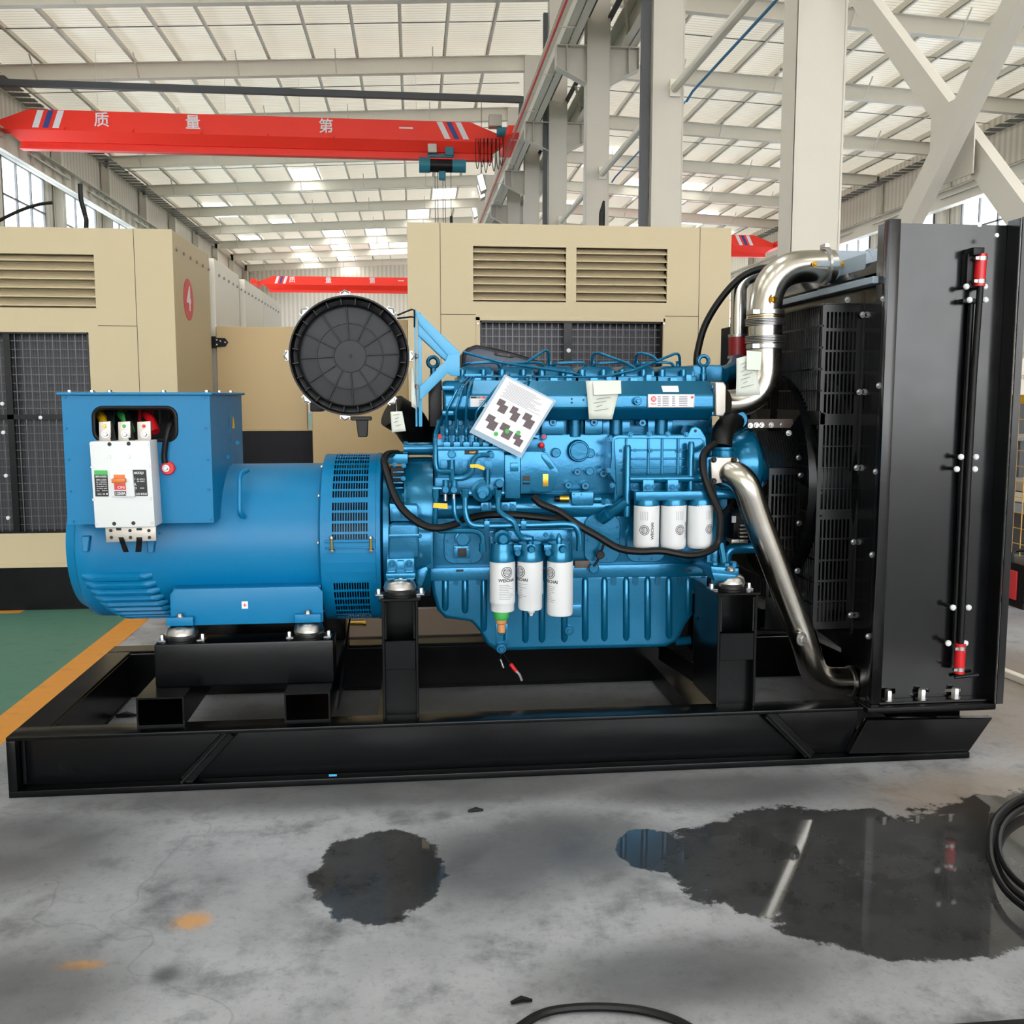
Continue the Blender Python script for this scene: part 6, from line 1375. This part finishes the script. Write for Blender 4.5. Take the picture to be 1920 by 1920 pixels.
for (a0,b0,w,h_) in ((.12,.36,.22,.20),(.40,.37,.2,.22),(.66,.37,.24,.22),(.10,.66,.24,.22),(.40,.68,.26,.22),(.70,.74,.2,.18)):
    quad(a0, b0, a0+w*.6, b0+h_*.55, .0016, M['photo'], 'photo'); quad(a0+w*.35, b0+h_*.3, a0+w, b0+h_, .0017, M['photo'], 'photo')
for (a0,b0) in ((.40,.9),(.55,.78),(.74,.72)): c_ = onp(a0,b0,.0024); MB().lathe([(.010,0),(.010,.0006)], c_, (0,-1,0), 14).build('green_mark', M['green'], ms)
MB().tube([onp(.02,-.0,.0), onp(-.0,-.04,-.02), at(955,702,4.2)], .0012, 5).build('string', M['zinc'], ms)
def slip(name, label, pts, Yp, lines=5, curl=.006, second=None):
    t = thing(name, label, 'paper tag', at(*pts[0],Yp), 'paper tags tied to the machine'); P = [at(x,y,Yp) for x,y in pts]; m = MB(); n = 6
    vs = []
    for i in range(n+1):
        for j in range(n+1):
            s_, r_ = i/n, j/n; p = P[0].lerp(P[1],s_).lerp(P[3].lerp(P[2],s_),r_); p = p+V((0,-curl*math.sin(s_*5+r_*3)-curl,0)); vs.append(p)
    m.add(vs, [(i*(n+1)+j,i*(n+1)+j+1,(i+1)*(n+1)+j+1,(i+1)*(n+1)+j) for i in range(n) for j in range(n)])
    o = m.build('paper', M['tagp'], t); s = o.modifiers.new('t','SOLIDIFY'); s.thickness = .0012
    for k in range(lines):
        a, b = .2+.1*(k%2), .75-.12*(k%3); r_ = .18+k*.7/lines; off = V((0,-curl*2.3-.002,0))
        p = P[0].lerp(P[1],a).lerp(P[3].lerp(P[2],a),r_)+off; q = P[0].lerp(P[1],b).lerp(P[3].lerp(P[2],b),r_-.05)+off
        MB().bar(p, q, .0008, .0022).build('handwriting', M['greyink'], t, smooth=False)
    if second: slip2 = [at(x,y,Yp-.02) for x,y in second]; MB().prism(slip2, (0,.001,0)).build('overlaid_slip', paint('pale green paper',(214,226,212),.7), t, smooth=False)
    return t
slip('paper_tag', 'crumpled paper tags taped to the blue intake manifold', [(1098,714),(1165,713),(1147,786),(1104,786)], 4.18, 7, .005, [(1112,716),(1164,714),(1165,738),(1114,741)])
slip('paper_tag', 'paper tags stuck on the polished pipe elbow', [(1380,672),(1412,664),(1425,741),(1379,743)], 4.2, 7, .005, [(1400,657),(1428,660),(1426,694),(1400,693)])
t = slip('paper_tag', 'small white tag tied below the round air filter', [(732,772),(754,771),(761,808),(735,811)], 4.2, 4, .003)
MB().tube([at(742,750,4.22), at(743,762,4.2), at(744,772,4.195)], .001, 5).build('string', M['zinc'], t)
t = slip('paper_tag', 'narrow white cloth strip hanging behind the air filter edge', [(770,690),(774,690),(781,768),(772,762)], 4.27, 0, .004)
# cable lugs hanging under the engine
t = thing('cable_lug', 'silver cable lug dangling below the oil pan drain', 'cable lug', at(940,1238,4.2)); etube(t, 'wire', [(939,1224,4.24),(938,1236,4.22)], .002, M['rubber'], n=6); etube(t, 'lug', [(938,1236,4.22),(941,1244,4.22),(944,1252,4.22)], .006, M['zinc'])
t = thing('cable_lug', 'cable lug with red sleeve dangling below the oil pan', 'cable lug', at(972,1270,4.2)); etube(t, 'wire', [(943,1224,4.24),(958,1246,4.2)], .002, M['rubber'], n=6); etube(t, 'red_sleeve', [(957,1245,4.2),(967,1258,4.2)], .009, M['red']); etube(t, 'lug', [(967,1258,4.2),(973,1264,4.2),(978,1276,4.2)], .008, M['zinc'])
# bolt on the dark plate behind
pl = MB().box((-.75,5.6,.0),(.75,6.3,.16)).build('steel_plate', M['wood'], bev=.004); tag(pl, 'brown steel plate lying behind the skid, below the perforated ring', 'plate')
pl2 = MB().box((-1.5,5.55,.0),(-.95,6.5,.10)).build('steel_plate', M['grey'], bev=.004); tag(pl2, 'grey steel plate on the floor behind the alternator foot', 'plate')
g = ground(665,1170,.168); t = thing('loose_bolt', 'copper coloured loose bolt lying on the brown steel plate', 'bolt', (g.x,g.y,.16)); MB().cyl((g.x-.06,g.y,.174),(g.x+.05,g.y,.174),.011,n=10).build('shank', M['brass'], t); MB().cyl((g.x+.05,g.y,.174),(g.x+.07,g.y,.174),.019,n=6).build('head', M['brass'], t)
# ================================================================== odds and ends on the floor
def coil(name, label, pts, r): o = MB().tube(spline([ground(x,y,r) for x,y in pts],10), r, 8).build(name, M['rubber']); return tag(o, label, 'cable')
coil('floor_cable', 'thick black cable bowing across the near edge of the floor', [(960,1935),(1010,1903),(1060,1891),(1130,1888),(1200,1894),(1260,1910),(1300,1930)], .011)
for k, pts in enumerate(([(1960,1490),(1900,1510),(1870,1540),(1860,1575),(1868,1620),(1895,1665),(1960,1710)], [(1960,1500),(1910,1520),(1882,1545),(1872,1580),(1880,1615),(1905,1650),(1960,1690)], [(1960,1480),(1905,1500),(1866,1535),(1856,1580),(1862,1625),(1890,1675),(1960,1730)])):
    o = MB().tube(spline([ground(x,y,.012+.016*k) for x,y in pts],10), .011, 8).build('floor_cable', M['rubber']); tag(o, ['lowest black cable of the loop at the right frame edge','innermost black cable of the loop at the right frame edge','outermost black cable of the loop at the right frame edge'][k], 'cable', 'cable loop on the floor')
a, b = ground(1845,1252), ground(1940,1290)
o = MB().bar((a.x,a.y,.02),(b.x+ (b.x-a.x),b.y+(b.y-a.y),.02),.05,.04).build('steel_bar', M['wht'], bev=.004); tag(o, 'pale steel bar lying on the floor right of the radiator', 'bar')
a = ground(1274,1441); o = MB().prism([(a.x-.045,a.y,.001),(a.x-.03,a.y-.02,.001),(a.x+.04,a.y-.015,.001),(a.x+.045,a.y+.01,.001),(a.x,a.y+.02,.001)],(0,0,.006)).build('plastic_scrap', M['bpipe']); tag(o, 'blue plastic scrap on the floor in front of the skid', 'scrap')
a = at(624,1454,YF-.004); o = MB().box((a.x-.016,YF-.004,a.z-.004),(a.x+.016,YF,a.z+.004)).build('tape_piece', M['lblue']); tag(o, 'tiny light blue tape piece on the lower skid flange', 'tape')
for px, py, lab in ((892,1522,'small dark lump on the floor below the oil pan'),(978,1881,'small dark chip near the lower frame edge'),(255,1345,'short black tube offcut inside the skid frame')):
    a = ground(px,py) if py != 1345 else ground(237,1345); s_ = .018 if py != 1345 else .03
    o = MB().tube([(a.x-s_*1.6,a.y-.005,s_*.35),(a.x,a.y+.004,s_*.5),(a.x+s_*1.6,a.y,s_*.35)],[s_*.25,s_*.5,s_*.2],7).build('floor_debris', M['rubber']); tag(o, lab, 'debris')
# ================================================================== right background: fence, welder, bench, machine
FX = 5.15
f0 = ground(1850,1078)
fe = thing('mesh_fence', 'yellow wire mesh fence behind the radiator', 'fence', (FX,7.5,0))
n = MB()
for k in range(60): y = 6.0+k*.115; n.box((FX-.003,y-.003,.06),(FX+.003,y+.003,1.52))
for k in range(12): z = .06+k*.133; n.box((FX-.003,6.0,z-.003),(FX+.003,12.8,z+.003))
n.build('wire_mesh', M['fence'], fe, smooth=False)['kind'] = 'stuff'
MB().box((FX-.025,6.0,1.52),(FX+.025,12.8,1.60)).build('top_rail', paint('ochre yellow paint',(206,158,30),.5), fe, bev=.004)
MB().box((FX-.02,6.0,.02),(FX+.02,12.8,.06)).build('bottom_rail', M['yellow'], fe, bev=.004)
for y in (6.0,8.3,10.5,12.8): MB().box((FX-.03,y-.03,0),(FX+.03,y+.03,1.6)).build('post', M['yellow'], fe, bev=.004)
w = ground(1912,1142); wx, wy = w.x+.12, w.y+.15
we = thing('welding_machine', 'red and black welding machine with coiled cable at the right frame edge', 'welding machine', (wx,wy,0))
MB().box((wx-.13,wy-.2,.04),(wx+.16,wy+.2,.34)).build('case', M['blackm'], we, bev=.02, seg=2); MB().box((wx-.14,wy-.12,.06),(wx-.128,wy+.16,.28)).build('side_panel', M['redp'], we, bev=.004)
MB().box((wx-.08,wy-.206,.1),(wx+.12,wy-.198,.28)).build('front_panel', M['redp'], we, bev=.003)
for s_ in (-.1,.12): MB().box((wx+s_-.02,wy-.18,0),(wx+s_+.02,wy+.18,.04)).build('foot', M['rubber'], we)
MB().tube(fillet([(wx-.1,wy,.34),(wx-.1,wy,.42),(wx+.1,wy,.42),(wx+.1,wy,.34)],.04),.012,8).build('handle', M['blackm'], we)
o = MB().tube(spline([(wx-.14,wy,.3),(wx-.22,wy-.02,.34),(wx-.26,wy,.2),(wx-.2,wy+.02,.05),(wx-.35,wy+.05,.015),(wx-.6,wy+.1,.015)],8),.013,8).build('welding_cable', M['rubber']); tag(o, 'black welding cable looping out of the red machine', 'cable')
a = ground(1870,1115); o = MB().tube(spline([(a.x-.15,a.y+.05,.015),(a.x,a.y-.12,.015),(a.x+.2,a.y-.1,.015),(a.x+.35,a.y,.015)],8),.012,8).build('welding_cable', M['rubber']); tag(o, 'black cable lying on the floor before the silver fixture', 'cable')
a = ground(1872,1103); t = thing('jig', 'small silver machined fixture on the floor by the fence', 'fixture', (a.x,a.y,0))
MB().box((a.x-.16,a.y-.08,0),(a.x+.18,a.y+.08,.03)).build('plate', M['zinc'], t, bev=.003); MB().cyl((a.x+.02,a.y,.03),(a.x+.02,a.y,.11),.05,n=20).build('hub', M['alu'], t); MB().box((a.x-.15,a.y-.06,.03),(a.x-.08,a.y+.06,.1)).build('block', M['zinc'], t, bev=.004)
# bench and pallets behind the fence
t = thing('work_bench', 'dark workbench with folding legs behind the yellow fence', 'bench', (6.9,9.6,0))
MB().box((6.2,9.2,1.12),(7.8,10.0,1.16)).build('top', M['grey'], t, bev=.004)
for x_ in (6.3,7.7):
    for y_ in (9.25,9.95): MB().box((x_-.02,y_-.02,0),(x_+.02,y_+.02,1.12)).build('leg', M['dgrey'], t)
o = MB().cyl((6.6,9.4,1.16),(6.6,9.4,1.28),.045,n=16).build('cup', M['gblu']); tag(o, 'teal cup on the dark workbench', 'cup')
t = thing('sheet_stack', 'stack of pale sheet panels lying behind the fence', 'sheet stack', (7.2,9.0,0))
MB().box((6.0,8.4,.38),(8.6,9.1,.42)).build('bearer', M['dgrey'], t)
for k in range(3): MB().box((5.95,8.35,.43+k*.11),(8.7,9.15,.53+k*.11)).build('panel', [M['tank'],M['wht'],M['alu']][k], t, bev=.006)
for x_ in (6.1,8.4): MB().box((x_-.05,8.45,0),(x_+.05,9.05,.38)).build('trestle', M['dgrey'], t)
q0 = at(1872,672,14.0); q1 = at(1872,748,14.0)
t = thing('press_machine', 'large white press machine with black lettering far right', 'machine', (q0.x+1.5,14.5,0))
MB().box((q0.x-.1,14.0,.0),(q0.x+3.2,15.2,q1.z)).build('lower_body', M['dgrey'], t, bev=.02); MB().box((q0.x-.1,13.9,q1.z),(q0.x+3.2,15.2,q0.z)).build('upper_beam', M['wht'], t, bev=.02)
p = at(1906,729,13.89); text_on(t, 'UPB 1504', at(1918,729,13.89), (1,0,0), (0,0,1), .15, M['ink']); text_on(t, '艺昌数控', at(1908,707,13.89), (1,0,0), (0,0,1), .09, M['greyink'])
p = at(1882,738,13.89); MB().box((p.x-.08,13.885,p.z-.07),(p.x+.1,13.9,p.z+.07)).build('warning_label', M['yellow'], t); MB().box((p.x-.08,13.88,p.z+.03),(p.x+.1,13.886,p.z+.06)).build('warning_band', M['redp'], t)

a, b = ground(1285,1912), ground(1990,1908)
o = MB().box((a.x,min(a.y,b.y)-.35,.0005),(b.x+.6,min(a.y,b.y),.006)).build('trench_cover', M['blackm'], bev=.002); tag(o, 'dark flat cover strip at the lower right floor edge', 'cover plate')
